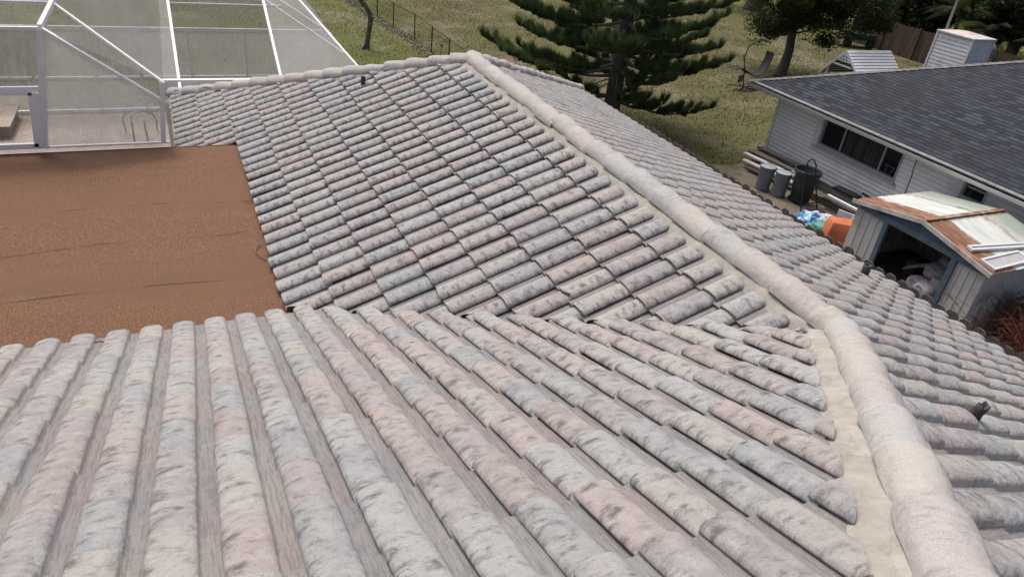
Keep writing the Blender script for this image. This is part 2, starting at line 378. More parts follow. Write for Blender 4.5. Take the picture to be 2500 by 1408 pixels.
# ridge and hip caps
def caps(A, B, first=.0, rw=.168, rn=.148, step=.50, hgt=.17, seed=1, endcap=False):
    A = Vector(A); B = Vector(B); D = (B-A); L = D.length; D.normalize(); Sd = D.cross(Z).normalized(); U = Sd.cross(D)
    rnd = random.Random(seed); n = int(L/step)+1
    for i in range(n):
        t0 = i*step-first; t1 = min(t0+step*1.12, L+.03)
        if t0 > L: break
        rows = []; nr = 6; na = 14; jx = rnd.gauss(0, .008); jz = rnd.gauss(0, .005); jr = rnd.gauss(0, .004); col = (rnd.random(), rnd.random(), 0, 1)
        me = bpy.data.meshes.new('ridge_cap'); bm = bmesh.new(); uvl = bm.loops.layers.uv.new('UVMap'); cl = bm.loops.layers.float_color.new('tc')
        uo = rnd.random()*30
        g = []
        for k in range(nr+1):
            f = k/nr; t = t0+(t1-t0)*f; r = rw+(rn-rw)*f+jr; lift = .036*(1-f)*(.15 if (i == 0 and seed == 21) else 1)
            if k == 0: r -= .006; lift -= .006
            row = []
            for j in range(na+1):
                a = math.pi*j/na
                wob = noise.noise(Vector((t*4+seed, j*.35, seed)))*.012+noise.noise(Vector((t*11+seed, j*1.0, seed)))*.006
                row.append((A+D*t+Sd*((r+wob)*math.cos(a)+jx)+U*((r+wob)*math.sin(a)*.86+lift+jz-.010), (r*a+uo, t+uo)))
            g.append(row)
        vs = [[bm.verts.new(x[0]) for x in row] for row in g]
        def sl(f, l, s=True):
            f.smooth = s
            for lp, uvv in zip(f.loops, l): lp[uvl].uv = uvv; lp[cl] = col
        for k in range(nr):
            for j in range(na):
                sl(bm.faces.new((vs[k][j], vs[k+1][j], vs[k+1][j+1], vs[k][j+1])), [g[k][j][1], g[k+1][j][1], g[k+1][j+1][1], g[k][j+1][1]])
        lo_ = [bm.verts.new(x[0]-(x[0]-(A+D*t0)).normalized()*.02) for x in g[0]]; hi_ = [bm.verts.new(x[0]) for x in g[0]]
        for j in range(na): sl(bm.faces.new((hi_[j], hi_[j+1], lo_[j+1], lo_[j])), [g[0][j][1]]*4, False)
        bm.to_mesh(me); bm.free(); me.materials.append(M['cap'])
        o = bpy.data.objects.new('ridge_cap', me); COL.objects.link(o); attach(o, house)
def mortar(A, B, sides, w0=.115, w1=.33, wc=.235, seed=3):
    """sides: list of (dir vector horizontal unit, drop per metre) """
    A = Vector(A); B = Vector(B); L = (B-A).length; n = int(L/.05); mb = MB()
    for sd, drop in sides:
        sd = Vector(sd); rows = []
        for i in range(n+1):
            p = A.lerp(B, i/n); row = []
            for j in range(7):
                f = j/6; wd = w1+.045*noise.noise(Vector((i*.23, seed, 0)))+.03*noise.noise(Vector((i*.9, seed, 5)))
                o_, h = [(w0, .098), (w0+.03, .078), (wc-.035, .070), (wc-.012, .050), (wc+.02, .024), (wc+.06, .014), (wd, -.012)][j]
                h += .020*noise.noise(Vector((i*.22, j*.6, seed)))*(1 if j < 5 else .5)+.006*noise.noise(Vector((i*1.1, j*1.6, seed))); o_ += .022*noise.noise(Vector((i*.45, j*2, seed)))
                row.append(p+sd*o_+Z*(h-drop*o_))
            rows.append(row)
        mb.grid(rows, True)
    return mb.build('mortar_bed', M['mortar'], house)
s2 = math.sqrt(.5)
caps((0, LA+.02, .02), (0, -.06, .02), .1, seed=11)
mortar((0, LA, 0), (0, .0, 0), [((-1, 0, 0), P), ((1, 0, 0), P)], seed=3)
# main hip rises toward the camera
H1 = Vector((-3.6, -3.6, P*3.6))
caps(Vector((.02, .02, .035)), H1+Z*.035, .0, .160, .138, .53, .175, seed=21)
mortar((0, 0, 0), H1, [((-s2, s2, 0), P*s2), ((s2, -s2, 0), P*s2)], .115, .40, .290, seed=5)
caps((-EL-.02, LA+EL+.02, -P*EL+.02), (-.05, LA+.05, .02), 0, seed=31, step=.46)
mortar((-EL, LA+EL, -P*EL), (0, LA, 0), [((-s2, -s2, 0), P*s2), ((s2, s2, 0), P*s2)], wc=.20, w1=.29, seed=7)
caps((ER+.02, LA+ER+.02, -P*ER+.02), (.05, LA+.05, .02), 0, seed=41, step=.46)
mortar((ER, LA+ER, -P*ER), (0, LA, 0), [((s2, -s2, 0), P*s2), ((-s2, s2, 0), P*s2)], seed=9)
# rounded mortar plug where the two ridges meet
mb = MB(); c = Vector((.05, .05, -.03)); rows = []
for i in range(7):
    a = i/6*math.pi/2; rows.append([c+Vector((s2, s2, 0))*(.075*math.sin(a))+Vector((s2, -s2, 0))*(.165*math.cos(b)*math.cos(a*.6))+Z*(.185*math.sin(b)*math.cos(a*.6)-.02) for b in [math.pi*j/12 for j in range(13)]])
mb.grid(rows); mb.face(rows[-1]); mb.build('mortar_plug', M['mortar'], house)
mb = MB(); c = Vector((.03, .03, .03)); mb.face([c+Vector((s2, -s2, 0))*(.146*math.cos(math.pi*j/16))+Z*(.132*math.sin(math.pi*j/16)+.0)-Vector((s2, s2, 0))*.01 for j in range(17)]); mb.build('mortar_plug', M['mortar'], house)
# vents
def vent(p, h, r, lean=(0, 0), jag=0.0, label=None):
    mb = MB(); p = Vector(p); n = 14; rows = []
    for k in range(6):
        z = h*k/5; rows.append([p+Vector((lean[0]*k/5, lean[1]*k/5, z+(jag*noise.noise(Vector((j*1.3, 2, 0))) if k == 5 else 0)))+Vector((math.cos(2*math.pi*j/n), math.sin(2*math.pi*j/n), 0))*r*(1+.06*noise.noise(Vector((j, k, 1)))) for j in range(n)])
    rows.append([v+(p+Z*h-v).normalized()*.02*Vector((1, 1, 0)).length*.6 for v in rows[-1]]); rows.append([v-Z*.12 for v in rows[-1]])
    mb.grid(rows, True, 0, True); mb.lathe(p-Z*.05, [(r*1.9, 0), (r*1.6, .06), (r*1.02, .11)], 14)
    o = mb.build('vent_pipe', M['vent'], house); 
    if label: o['label'] = label
vent((-1.74, 9.55, -.68), .20, .042)
vent((4.25, 2.9, -1.72), .24, .060)
vent((.14, -1.10, -.02), .17, .042, (.02, -.03), .07, 'dark cracked vent pipe with ragged top')
# walls, fascia, gutter
mb = MB()
EZ = -P*EL
for a, b in (((-4.4, 9.5), (-4.4, 13.2)), ((-4.4, 13.2), (4.8, 13.2)), ((4.8, 13.2), (4.8, -6)), ((-4.4, 3.9), (-9.5, 3.9)), ((-4.4, 3.9), (-4.4, 9.5))):
    A = Vector((*a, (EZ-.12+G)/2)); B = Vector((*b, (EZ-.12+G)/2)); mb.bar(A, B, .16, EZ-.12-G)
mb.build('wall', M['stucco'], house)
mb = MB(); mb.bar((-EL+.06, 9.6, EZ-.12), (-EL+.06, LA+EL-.05, EZ-.12), .025, .17); mb.bar((-EL+.05, LA+EL-.06, EZ-.12), (ER-.05, LA+ER-.06-(ER-EL), EZ-.12), .025, .17)
mb.bar((ER-.06, LA+ER-.1, -P*ER-.12), (ER-.06, -6, -P*ER-.12), .025, .17); mb.build('fascia', M['wood'], house)
# flat roof
def flat_material():
    m = NT('brown_mineral_roofing', .95); v = m.coord(); f = m.noise(v, 95, 5, .9); 
    c = m.ramp(f, [(.36, (.028, .016, .011)), (.46, (.118, .062, .036)), (.54, (.185, .098, .056)), (.66, (.52, .33, .21))])
    c = m.mix(m.ramp(m.noise(m.mapping(v, (.5, 2.4, 1)), 1.2, 5, .6), [(.35, 0.0), (.7, .18)]), c, (.085, .050, .035))
    c = m.mix(m.math('MULTIPLY', m.ramp(m.noise(v, 1.3, 6, .7), [(.62, 0.0), (.72, .5)]), m.ramp(f, [(.4, 0.0), (.6, 1.0)])), c, (.26, .20, .16))
    return m.out(c, m.bump(f, .8, .008))
M['flat'] = flat_material()
ZF = -1.625
mb = MB(); rows = []
ys = np.linspace(3.2, 9.5, 90); xs = np.linspace(-12, -3.80, 60)
def fz(x, y): return ZF+.003*noise.noise(Vector((x*.5, y*.7, 0)))-.004*(y-6)
for y in ys: rows.append([(x, y, fz(x, y)) for x in xs])
mb.grid(rows); mb.box((-8.0, 9.49, ZF-.10), (7.9, .02, .19)); 
flat = mb.build('flat_roof', M['flat'], house)
mb = MB(); mb.box((-8.6, 9.515, ZF-.055), (7.1, .03, .10)); mb.build('drip_edge', M['alu'], house)
def seam(pts, gaps, seed):
    rnd = random.Random(seed)
    mb = MB(); P0 = [Vector((x, y, 0)) for x, y in pts]
    N_ = 160; L = P0[-1].x-P0[0].x
    lo_, hi_ = [], []
    for i in range(N_+1):
        x = P0[0].x+L*i/N_; k = 0
        while k < len(P0)-2 and x > P0[k+1].x: k += 1
        f = (x-P0[k].x)/(P0[k+1].x-P0[k].x); y = P0[k].y+(P0[k+1].y-P0[k].y)*f+.006*noise.noise(Vector((x*2.2, seed, 0)))+.006*noise.noise(Vector((x*9, seed, 0)))
        w = .0016+.0022*max(0, noise.noise(Vector((x*5, seed, 3))))
        for (gx, gl, gw) in gaps: w += .5*gw*max(0, 1-abs(x-gx)/gl)**.9
        z = fz(x, y)+.003; lo_.append((x, y-w*.5, z)); hi_.append((x, y+w, z))
    mb.grid([lo_, hi_], False); o = mb.build('seam', M['tar'], house); attach(o, house); o.parent = flat; o.matrix_parent_inverse = Matrix.Translation(-absloc(flat))
seam([(-9, 7.2), (-6.56, 7.20), (-5.36, 7.23), (-4.0, 7.05)], [(-6.3, .28, .018), (-5.25, .2, .020), (-4.4, .12, .015), (-5.6, .1, .008)], 1)
seam([(-9, 5.95), (-7.0, 5.97), (-5.93, 6.11), (-4.5, 6.04), (-3.9, 6.16)], [(-6.9, .4, .014), (-5.9, .3, .012), (-4.45, .35, .014), (-6.4, .15, .016)], 2)
seam([(-9, 4.86), (-6.8, 4.876), (-6.2, 4.9), (-5.33, 4.9), (-4.7, 4.84), (-3.95, 4.86)], [(-6.45, .4, .020), (-5.25, .25, .022), (-4.85, .28, .018)], 3)
seam([(-9, 8.3), (-7, 8.28), (-5, 8.36), (-3.95, 8.43)], [(-6.1, .3, .006), (-4.4, .3, .006)], 4)

# ================================================================ screen cage
cage = empty('pool_screen_cage', (-6, 15, G), 'white aluminium pool cage with weathered grey insect screen', 'screen enclosure')
def screen_material(name, dens, col):
    m = NT(name, .9); v = m.coord(); 
    st = m.noise(m.mapping(v, (26, 26, 3), (0, 0, 0)), 1, 5, .8); bl = m.noise(v, 1.1, 4, .6)
    f = m.math('ADD', m.math('MULTIPLY', m.ramp(st, [(.35, 0.0), (.7, 1.0)]), .34), m.math('MULTIPLY', m.ramp(bl, [(.35, 0.0), (.72, 1.0)]), .22)); f = m.math('ADD', f, dens)
    tr = m.n('ShaderNodeBsdfTransparent'); df = m.n('ShaderNodeBsdfDiffuse'); df.inputs[0].default_value = col+(1,)
    tl = m.n('ShaderNodeBsdfTranslucent'); tl.inputs[0].default_value = col+(1,); ad = m.n('ShaderNodeMixShader'); ad.inputs[0].default_value = .45; m.l(df.outputs[0], ad.inputs[1]); m.l(tl.outputs[0], ad.inputs[2])
    mx = m.n('ShaderNodeMixShader'); m.l(f, mx.inputs[0]); m.l(tr.outputs[0], mx.inputs[1]); m.l(ad.outputs[0], mx.inputs[2])
    o = m.t.nodes['Material Output']; m.l(mx.outputs[0], o.inputs[0]); return m.m
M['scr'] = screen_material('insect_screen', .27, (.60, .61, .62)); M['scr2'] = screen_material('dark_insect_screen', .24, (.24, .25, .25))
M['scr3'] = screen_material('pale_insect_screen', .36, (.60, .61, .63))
A0 = Vector((-6.866, 9.52, -1.56)); K1 = Vector((-6.556, 9.52, .273)); Q0 = Vector((-5.151, 9.52, -1.56)); Q1 = Vector((-5.05, 9.52, -.86)); Q2 = Vector((-5.034, 9.52, -.53))
KB = K1+Vector((.0, 1.9, .0)); KC = K1+Vector((0, 11, 0))
def member(nm, a, b, w=.05, h=.09, up=(0, 0, 1)): return MB().bar(a, b, w, h, up).build(nm, M['alu'], cage)
member('post', A0, K1, .09, .07, (0, 1, 0)); member('post', Q0, Q2, .075, .07, (0, 1, 0))
member('roof_beam', K1, KC, .06, .12); member('roof_beam', K1+Vector((.02, -.01, 0)), Q1, .045, .10, (0, 1, 0)); member('roof_beam', KB, Q2, .035, .06, (0, 1, 0))
K1l = K1+Vector((-6, 0, 0)); KBl = KB+Vector((-6, 0, 0))
member('rail', K1, K1l, .05, .05); member('rail', KB, KBl, .03, .04)
member('rail', A0+(K1-A0)*.52, A0+(K1-A0)*.52+Vector((-5, 0, 0)), .05, .05); member('sill', A0+Vector((-5, 0, .015)), Vector((-5.05, 9.53, -1.555)), .05, .03)
# white framed opening
wz0, wz1 = -1.53, -.67
for a, b, w in (((-6.93, wz0), (-6.84, wz1), .13), ((-9.5, wz1), (-6.86, wz1), .07), ((-9.5, wz0+.02), (-6.93, wz0+.02), .08)):
    member('opening_frame', Vector((a[0], 9.50, a[1])), Vector((b[0], 9.50, b[1])), w, .06, (0, 1, 0))
def panel(pts, mat='scr'):
    mb = MB(); mb.face(pts); return mb.build('screen_panel', M[mat], cage)
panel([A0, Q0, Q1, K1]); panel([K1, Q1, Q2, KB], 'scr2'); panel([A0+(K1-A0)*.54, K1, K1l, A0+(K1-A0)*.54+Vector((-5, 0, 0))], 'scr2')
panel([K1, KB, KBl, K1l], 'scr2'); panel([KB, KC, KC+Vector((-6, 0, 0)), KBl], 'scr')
# rear part of the cage rising behind the hip
sl = .53
def rp(x, y): return Vector((x, y, -1.82+sl*(y-14)))
member('gutter_beam', (-5.13, 14, -1.83), (.6, 14.0, -1.83), .12, .14)
member('post', (-5.10, 14, -1.9), (-5.10, 14, G), .09, .09)
for x in (-5.1, -4.15): member('post', (x, 13.95, -1.9), (x, 13.95, G), .07, .05)
member('rafter', rp(-4.78, 13.8), rp(-4.80, 20), .06, .11); member('rafter', rp(-2.60, 13.8), rp(-2.63, 20), .06, .11)
e0, e1 = rp(-.60, 14.1), rp(-3.2, 19.6)
member('rafter', e0, e1, .06, .09)
member('purlin', rp(-4.79, 16.3), rp(-2.2, 16.3), .03, .04); member('purlin', rp(-2.549, 16.485), rp(-.96, 14.8), .02, .04); member('purlin', rp(-2.2, 16.5), rp(-1.13, 15.4), .02, .04)
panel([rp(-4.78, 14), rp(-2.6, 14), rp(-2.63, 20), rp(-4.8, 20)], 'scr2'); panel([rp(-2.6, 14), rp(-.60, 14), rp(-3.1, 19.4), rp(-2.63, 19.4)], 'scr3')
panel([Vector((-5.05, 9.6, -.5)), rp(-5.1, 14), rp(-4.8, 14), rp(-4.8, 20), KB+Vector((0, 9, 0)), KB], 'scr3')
# back wall
yb_ = 20.6
for x in (-12, -10.2, -8.55, -7.0, -5.8, -4.4, -2.8, -1.5): member('post', (x, yb_, G), (x, yb_, -2.1), .06, .09, (0, 1, 0))
for z, h in ((-3.55, .07), (-2.15, .10), (G+.06, .12)): member('rail', (-13, yb_, z), (-.2, yb_, z), .06, h)
panel([(-13, yb_, G), (-.2, yb_, G), (-.2, yb_, -2.1), (-13, yb_, -2.1)], 'scr')
# pool rails
def handrail(p, flip, label):
    p = Vector(p); pts = []
    for t in [i/24 for i in range(25)]:
        y = -1.05*t; 
        z = .75*math.sin(min(1, t*1.35)*math.pi*.62)**.8*(1 if t < .75 else 1-.2*(t-.75)*4)
        pts.append(p+Vector((flip*(.55*t-.25*math.sin(t*math.pi*2)*.5), y, z)))
    pts.append(pts[-1]+Vector((.02*flip, -.02, -.6)))
    mb = MB(); mb.tube(pts, .024, 8); o = mb.build('pool_handrail', M['pipe'], None); tag(o, label, 'handrail')
M['pipe'] = simple('grey_pipe', (.16, .17, .18), .4, .2, metal=.5)
handrail((-6.35, 18.9, G), 1, 'curved metal pool handrail further from the tiled roof'); handrail((-5.55, 18.9, G), -1, 'curved metal pool handrail nearer the tiled roof')
M['plinth'] = simple('planter_brick', (.32, .29, .27), .9, .15, 9, .4)
mb = MB(); mb.box((-10.9, 19.5, G+.15), (3.6, 1.7, .3)); rp_ = empty('raised_spa_deck', (-10.6, 19.1, G), 'brick raised step platform inside the cage, seen through the white framed opening', 'raised deck')
mb.build('base', M['plinth'], rp_); MB().box((-10.9, 19.5, G+.325), (3.75, 1.85, .05)).build('coping', M['paver'], rp_); 

# ================================================================ neighbour's house
XW = 13.073; EVZ = -2.30; EVX = 12.52; HP = .38; YT = 15.10; DX = 12.0; YB = -6
nb = empty('siding_house', (XW, 5, G), "neighbour's white siding house with dark grey shingle roof", 'house')
mb = MB(); lap = .128; z = G+.22
wins = [(12.06, 9.12, -3.41, -2.47), (7.24, 6.60, -3.02, -2.41)]
def wallseg(mb, y0, y1, z0, z1):
    z = z0
    while z < z1-.01:
        zt = min(z+lap, z1); mb.face([(XW-.026, y0, z), (XW-.026, y1, z), (XW-.002, y1, zt), (XW-.002, y0, zt)]); mb.face([(XW-.002, y0, z), (XW-.002, y1, z), (XW-.026, y1, z), (XW-.026, y0, z)]); mb.face([(XW-.028, y0, z), (XW-.028, y1, z), (XW-.0275, y1, z+.021), (XW-.0275, y0, z+.021)], False, 1); z += lap  # last face: thin strip on the lip that paints in the lap's shadow line
T_ = EVZ+.02
nl = int((T_-z)/lap)
def rowlim(v): return G+.22+round((v-G-.22)/lap)*lap
segs = [(YB, 6.60), (7.24, 9.12), (12.06, 14.04)]
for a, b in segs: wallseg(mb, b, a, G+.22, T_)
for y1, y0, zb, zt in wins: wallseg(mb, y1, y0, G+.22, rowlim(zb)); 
# north face
zc = G+.22
while zc < T_:
    zt = min(zc+lap, T_); mb.face([(XW, 14.058, zc), (XW+11, 14.058, zc), (XW+11, 14.042, zt), (XW, 14.042, zt)]); zc += lap
mb.build('siding_wall', [M['siding'], simple('siding_lap_shade', (.56, .59, .62), .8, .1)], nb)  # second slot is a darker tone, shade under each lap painted as colour
mb = MB(); mb.box((XW+5.6, 14.04+((YB-14.04)/2), (G+.22+G)/2), (11.1, 14.04-YB-.02, .22)); mb.build('foundation', simple('foundation', (.30, .32, .34), .9, .15, 5, .3), nb)
mb = MB(); mb.box((XW+.35, 4, -3.5), (.05, 19.5, 2.0)); mb.build('interior_wall', M['dark'], nb)
mb = MB(); mb.bar((XW-.02, 14.05, G+.2), (XW-.02, 14.05, T_), .07, .07); mb.build('corner_trim', M['white'], nb)
mb = MB(); mb.box((XW-.26, (YT-.9+YB)/2, EVZ-.04), (.54, YT-YB-.9, .02)); mb.build('soffit', M['white'], nb)
# windows
M['glass'] = NT('window_glass', .08); M['glass'].b.inputs['Base Color'].default_value = (.012, .015, .017, 1); M['glass'].b.inputs['Specular IOR Level'].default_value = .35; M['glass'] = M['glass'].m
def curtain_mat():
    m = NT('curtain', .9); v = m.coord(); c = m.ramp(m.noise(m.mapping(v, (1, 9, .35)), 1, 3), [(.35, (.010, .013, .013)), (.62, (.055, .062, .058))]); return m.out(c)
M['curt'] = curtain_mat()
M['frame'] = simple('window_frame', (.36, .38, .40), .5, .1, 5, .05)
M['jamb'] = simple('window_jamb', (.62, .64, .66), .6, .1, 5, .05)
def window(y1, y0, zb, zt, mull, horiz=False, label=None):
    w = empty('window', (XW, (y0+y1)/2, (zb+zt)/2)); jm = MB(); jm.box((XW-.03, y1+.10, (zb+zt)/2-.03), (.07, .20, zt-zb+.10)); jm.box((XW-.04, (y0+y1)/2+.06, zb-.13), (.07, y1-y0+.34, .10)); w.parent = nb; w.matrix_parent_inverse = Matrix.Translation(-absloc(nb))
    if label: w['label'] = label
    jm.build('jamb', M['jamb'], w); xr = XW+.07; mb = MB()
    mb.box((XW+.03, y1-.02, (zb+zt)/2), (.14, .05, zt-zb)); mb.box((XW+.03, y0+.02, (zb+zt)/2), (.14, .05, zt-zb)); mb.box((XW+.03, (y0+y1)/2, zb+.03), (.14, y1-y0-.09, .06)); mb.box((XW+.03, (y0+y1)/2, zt-.02), (.14, y1-y0-.09, .04))
    for q in mull:
        if horiz: mb.box((xr-.01, (y0+y1)/2, q), (.04, y1-y0-.1, .045))
        else: mb.box((xr-.01, q, (zb+zt)/2), (.04, .045, zt-zb-.1))
    mb.build('frame', M['frame'], w)
    MB().box((xr+.012, (y0+y1)/2, (zb+zt)/2), (.008, y1-y0-.08, zt-zb-.08)).build('pane', M['glass' if horiz else 'glass'], w)
    mb = MB(); mb.box((XW-.035, (y0+y1)/2, zb-.05), (.16, y1-y0+.16, .045), Z=(.25, 0, 1)); mb.build('sill', M['frame'], w)
    return w
w1 = window(*wins[0], [11.25, 9.78])
mb = MB(); rows = []
for z in (-3.36, -2.5): rows.append([(XW+.075+.003*math.sin(k*1.3), 11.16-k*.0225, z) for k in range(60)])
mb.grid(rows); mb.build('curtain', M['curt'], w1)
tc_ = bpy.data.curves.new('lettering', 'FONT'); tc_.body = 'T7'; tc_.size = .34; tc_.extrude = .002; to = bpy.data.objects.new('lettering', tc_); COL.objects.link(to)
bpy.context.view_layer.update(); me = bpy.data.meshes.new_from_object(to.evaluated_get(bpy.context.evaluated_depsgraph_get())); bpy.data.objects.remove(to)
to = bpy.data.objects.new('lettering', me); COL.objects.link(to); me.materials.clear(); me.materials.append(simple('window_lettering', (.075, .08, .085), .6))
to.matrix_world = Matrix(((0, 0, -1, XW+.070), (-1, 0, 0, 9.66), (0, 1, 0, -3.33), (0, 0, 0, 1))); to.parent = w1; to.matrix_parent_inverse = Matrix.Translation(-absloc(w1))
window(*wins[1], [-2.72], True, 'small dark window partly hidden behind the shed roof')
mb = MB(); mb.tube([(XW-.03, 8.72, EVZ-.05), (XW-.03, 8.71, -2.9), (XW-.03, 8.67, -3.05), (XW-.03, 8.66, G+.3)], .010, 6); mb.build('cable', M['blackmetal'], nb)
# roof
def shingle_material():
    m = NT('asphalt_shingle', .9); uv = m.n('ShaderNodeUVMap'); uv.uv_map = 'UVMap'; v = uv.outputs[0]; br = m.n('ShaderNodeTexBrick'); m.l(v, br.inputs['Vector'])
    br.offset = .37; br.inputs['Scale'].default_value = 1; br.inputs['Brick Width'].default_value = .30; br.inputs['Row Height'].default_value = .145; br.inputs['Mortar Size'].default_value = .009; br.inputs['Bias'].default_value = -.1
    br.inputs['Color1'].default_value = (.018, .022, .032, 1); br.inputs['Color2'].default_value = (.055, .068, .088, 1); br.inputs['Mortar'].default_value = (.010, .011, .014, 1)
    o = m.coord(); c = m.mix(m.ramp(m.noise(o, .5, 4, .6), [(.40, 0.0), (.66, .62)]), br.outputs[0], (.026, .029, .037))
    c = m.mix(1.0, c, m.ramp(m.noise(o, 120, 2, .8), [(.3, .7), (.5, 1), (.75, 1.5)]), 'MULTIPLY')
    c = m.mix(m.ramp(m.noise(o, 3, 5, .7), [(.60, 0.0), (.75, .3)]), c, (.17, .165, .14))
    return m.out(c, m.bump(br.outputs[1], -.6, .02))
M['shingle'] = shingle_material()
def uvmesh(name, quads, mat, parent):
    me = bpy.data.meshes.new(name); vs = []; fs = []; uvs = []
    for q, uv in quads:
        n = len(vs); vs += [tuple(p) for p in q]; fs.append(tuple(range(n, n+len(q)))); uvs += uv
    me.from_pydata(vs, [], fs); l = me.uv_layers.new(name='UVMap')
    for i, u in enumerate(uvs): l.data[i].uv = u
    me.materials.append(mat); o = bpy.data.objects.new(name, me); COL.objects.link(o); attach(o, parent); return o
sl2 = math.sqrt(1+HP*HP); RX = EVX+DX/2; RZ = EVZ+HP*DX/2; RY = YT-DX/2
def courses(A, Bv, up, n, lens):  # each course a slightly lifted strip
    q = []
    for i in range(n):
        f0 = i/n; f1 = (i+1)/n+.02/n
        q.append((A, Bv, up, f0, f1))
    return q
quads = []
nc = int(DX/2*sl2/.145); 
for i in range(nc):
    f0 = i/nc; f1 = (i+1)/nc; t0 = f0*DX/2; t1 = f1*DX/2+.01
    z0 = EVZ+HP*t0+.012; z1 = EVZ+HP*t1+.002
    quads.append(([(EVX+t0, YB, z0), (EVX+t1, YB, z1), (EVX+t1, YT-t1, z1), (EVX+t0, YT-t0, z0)][::-1], [(YT-t0, (i+.03)*.145), (YT-t1, (i+.99)*.145), (YB, (i+.99)*.145), (YB, (i+.03)*.145)]))
    quads.append(([(EVX+t0, YT-t0, z0), (EVX+t1, YT-t1, z1), (EVX+DX-t1, YT-t1, z1), (EVX+DX-t0, YT-t0, z0)][::-1], [(EVX+DX-t0+50, (i+.03)*.145), (EVX+DX-t1+50, (i+.99)*.145), (EVX+t1+50, (i+.99)*.145), (EVX+t0+50, (i+.03)*.145)]))
    quads.append(([(EVX+t0, YB, z0-.0), (EVX+t0, YT-t0, z0), (EVX+t0, YT-t0, z0-.011), (EVX+t0, YB, z0-.011)], [(0, 0)]*4))
quads.append(([(RX, YB, RZ), (EVX+DX, YB, EVZ), (EVX+DX, YT, EVZ), (RX, RY, RZ)], [(0, 0), (0, 6), (20, 6), (14, 0)]))
uvmesh('shingle_roof', quads, M['shingle'], nb)
# hip caps
M['hipcap'] = simple('shingle_hip_cap', (.17, .175, .18), .9, .35, 7, .3)
mb = MB(); A = Vector((EVX, YT, EVZ+.02)); B = Vector((RX, RY, RZ+.02)); L = (B-A).length; D = (B-A).normalized(); n = int(L/.2)
for i in range(n):
    p = A+D*(i*L/n); q = p+D*(L/n*1.15); Sd = D.cross(Z).normalized(); lf = Z*.016
    mb.face([p-Sd*.12-Z*.03+lf, p+lf+Z*.012, q+Z*.012, q-Sd*.12-Z*.03]); mb.face([p+lf+Z*.012, p+Sd*.12-Z*.03+lf, q+Sd*.12-Z*.03, q+Z*.012]); mb.face([p-Sd*.12-Z*.03+lf, p-Sd*.12-Z*.05, p+Sd*.12-Z*.05, p+Sd*.12-Z*.03+lf, p+lf+Z*.012])
mb.build('hip_cap', M['hipcap'], nb)
mb = MB(); mb.bar((RX, RY, RZ+.02), (RX, YB, RZ+.02), .25, .03); mb.build('ridge_cap', M['hipcap'], nb)
# gutter
mb = MB()
prof = [(0.02, 0.0), (0.02, -.10), (-.07, -.115), (-.10, -.06), (-.115, -.005), (-.105, -.005), (-.09, -.05), (-.06, -.095), (.0, -.085)]
ra = []
for y in (YT+.02, YB): ra.append([Vector((EVX-.0+px, y, EVZ-.01+pz)) for px, pz in prof])
mb.grid(ra, False); mb.face(ra[0]); mb.build('gutter', M['white'], nb)
mb = MB(); mb.bar((EVX+.03, YT, EVZ-.07), (EVX+.03, YB, EVZ-.07), .02, .13); mb.bar((EVX, YT-.0, EVZ-.06), (EVX+DX, YT-.0, EVZ-.06), .02, .11); mb.build('fascia', M['white'], nb)
# metal edge strip lying on the shingles
mb = MB(); mb.face([(EVX+.01, YT-.05, EVZ+.022), (EVX+.01, YB, EVZ+.022), (EVX+.09, YB, EVZ+.022+.09*HP), (EVX+.09, YT-.12, EVZ+.022+.09*HP)]); mb.build('drip_edge', M['flash'], nb)
# chimney
ch = empty('chimney', (22, 14.3, -1.6)); ch.parent = nb; ch.matrix_parent_inverse = Matrix.Translation(-absloc(nb)); ch['label'] = 'white siding clad chimney with rust stained metal cap'
cx0, cx1, cy0, cy1, cz0, cz1 = 21.0, 22.15, 13.8, 15.25, -2.6, -.56
mb = MB(); zc = cz0
while zc < cz1-.01:
    zt = min(zc+.13, cz1)
    o1 = .016
    mb.face([(cx0-o1, cy1, zc), (cx0-o1, cy0-o1, zc), (cx0, cy0, zt), (cx0, cy1, zt)]); mb.face([(cx0-o1, cy0-o1, zc), (cx1+o1, cy0-o1, zc), (cx1, cy0, zt), (cx0, cy0, zt)])
    mb.face([(cx1+o1, cy0-o1, zc), (cx1+o1, cy1, zc), (cx1, cy1, zt), (cx1, cy0, zt)]); zc = zt
mb.face([(cx1, cy1, cz0), (cx0, cy1, cz0), (cx0, cy1, cz1), (cx1, cy1, cz1)]); mb.build('siding', simple('chimney_siding', (.66, .69, .73), .5, .05, 2, .05, dirt=(.5, .5, .48), dirtsc=2), ch)
for (x, y) in ((cx0, cy0), (cx0, cy1), (cx1, cy0)): MB().bar((x, y, cz0), (x, y, cz1), .07, .07).build('corner_trim', M['white'], ch)
mb = MB(); c_ = ((cx0+cx1)/2, (cy0+cy1)/2)
top = [(cx0-.05, cy0-.05), (cx1+.05, cy0-.05), (cx1+.05, cy1+.05), (cx0-.05, cy1+.05)]
for i in range(4):
    a = top[i]; b = top[(i+1) % 4]; mb.face([(*a, cz1), (*b, cz1), (c_[0], c_[1], cz1+.12)]); mb.face([(*a, cz1-.05), (*b, cz1-.05), (*b, cz1), (*a, cz1)])
M['rustcap'] = simple('rusty_cap', (.56, .55, .53), .7, .1, 5, .1, dirt=(.45, .33, .25), dirtsc=1.1); mb.build('cap', M['rustcap'], ch)
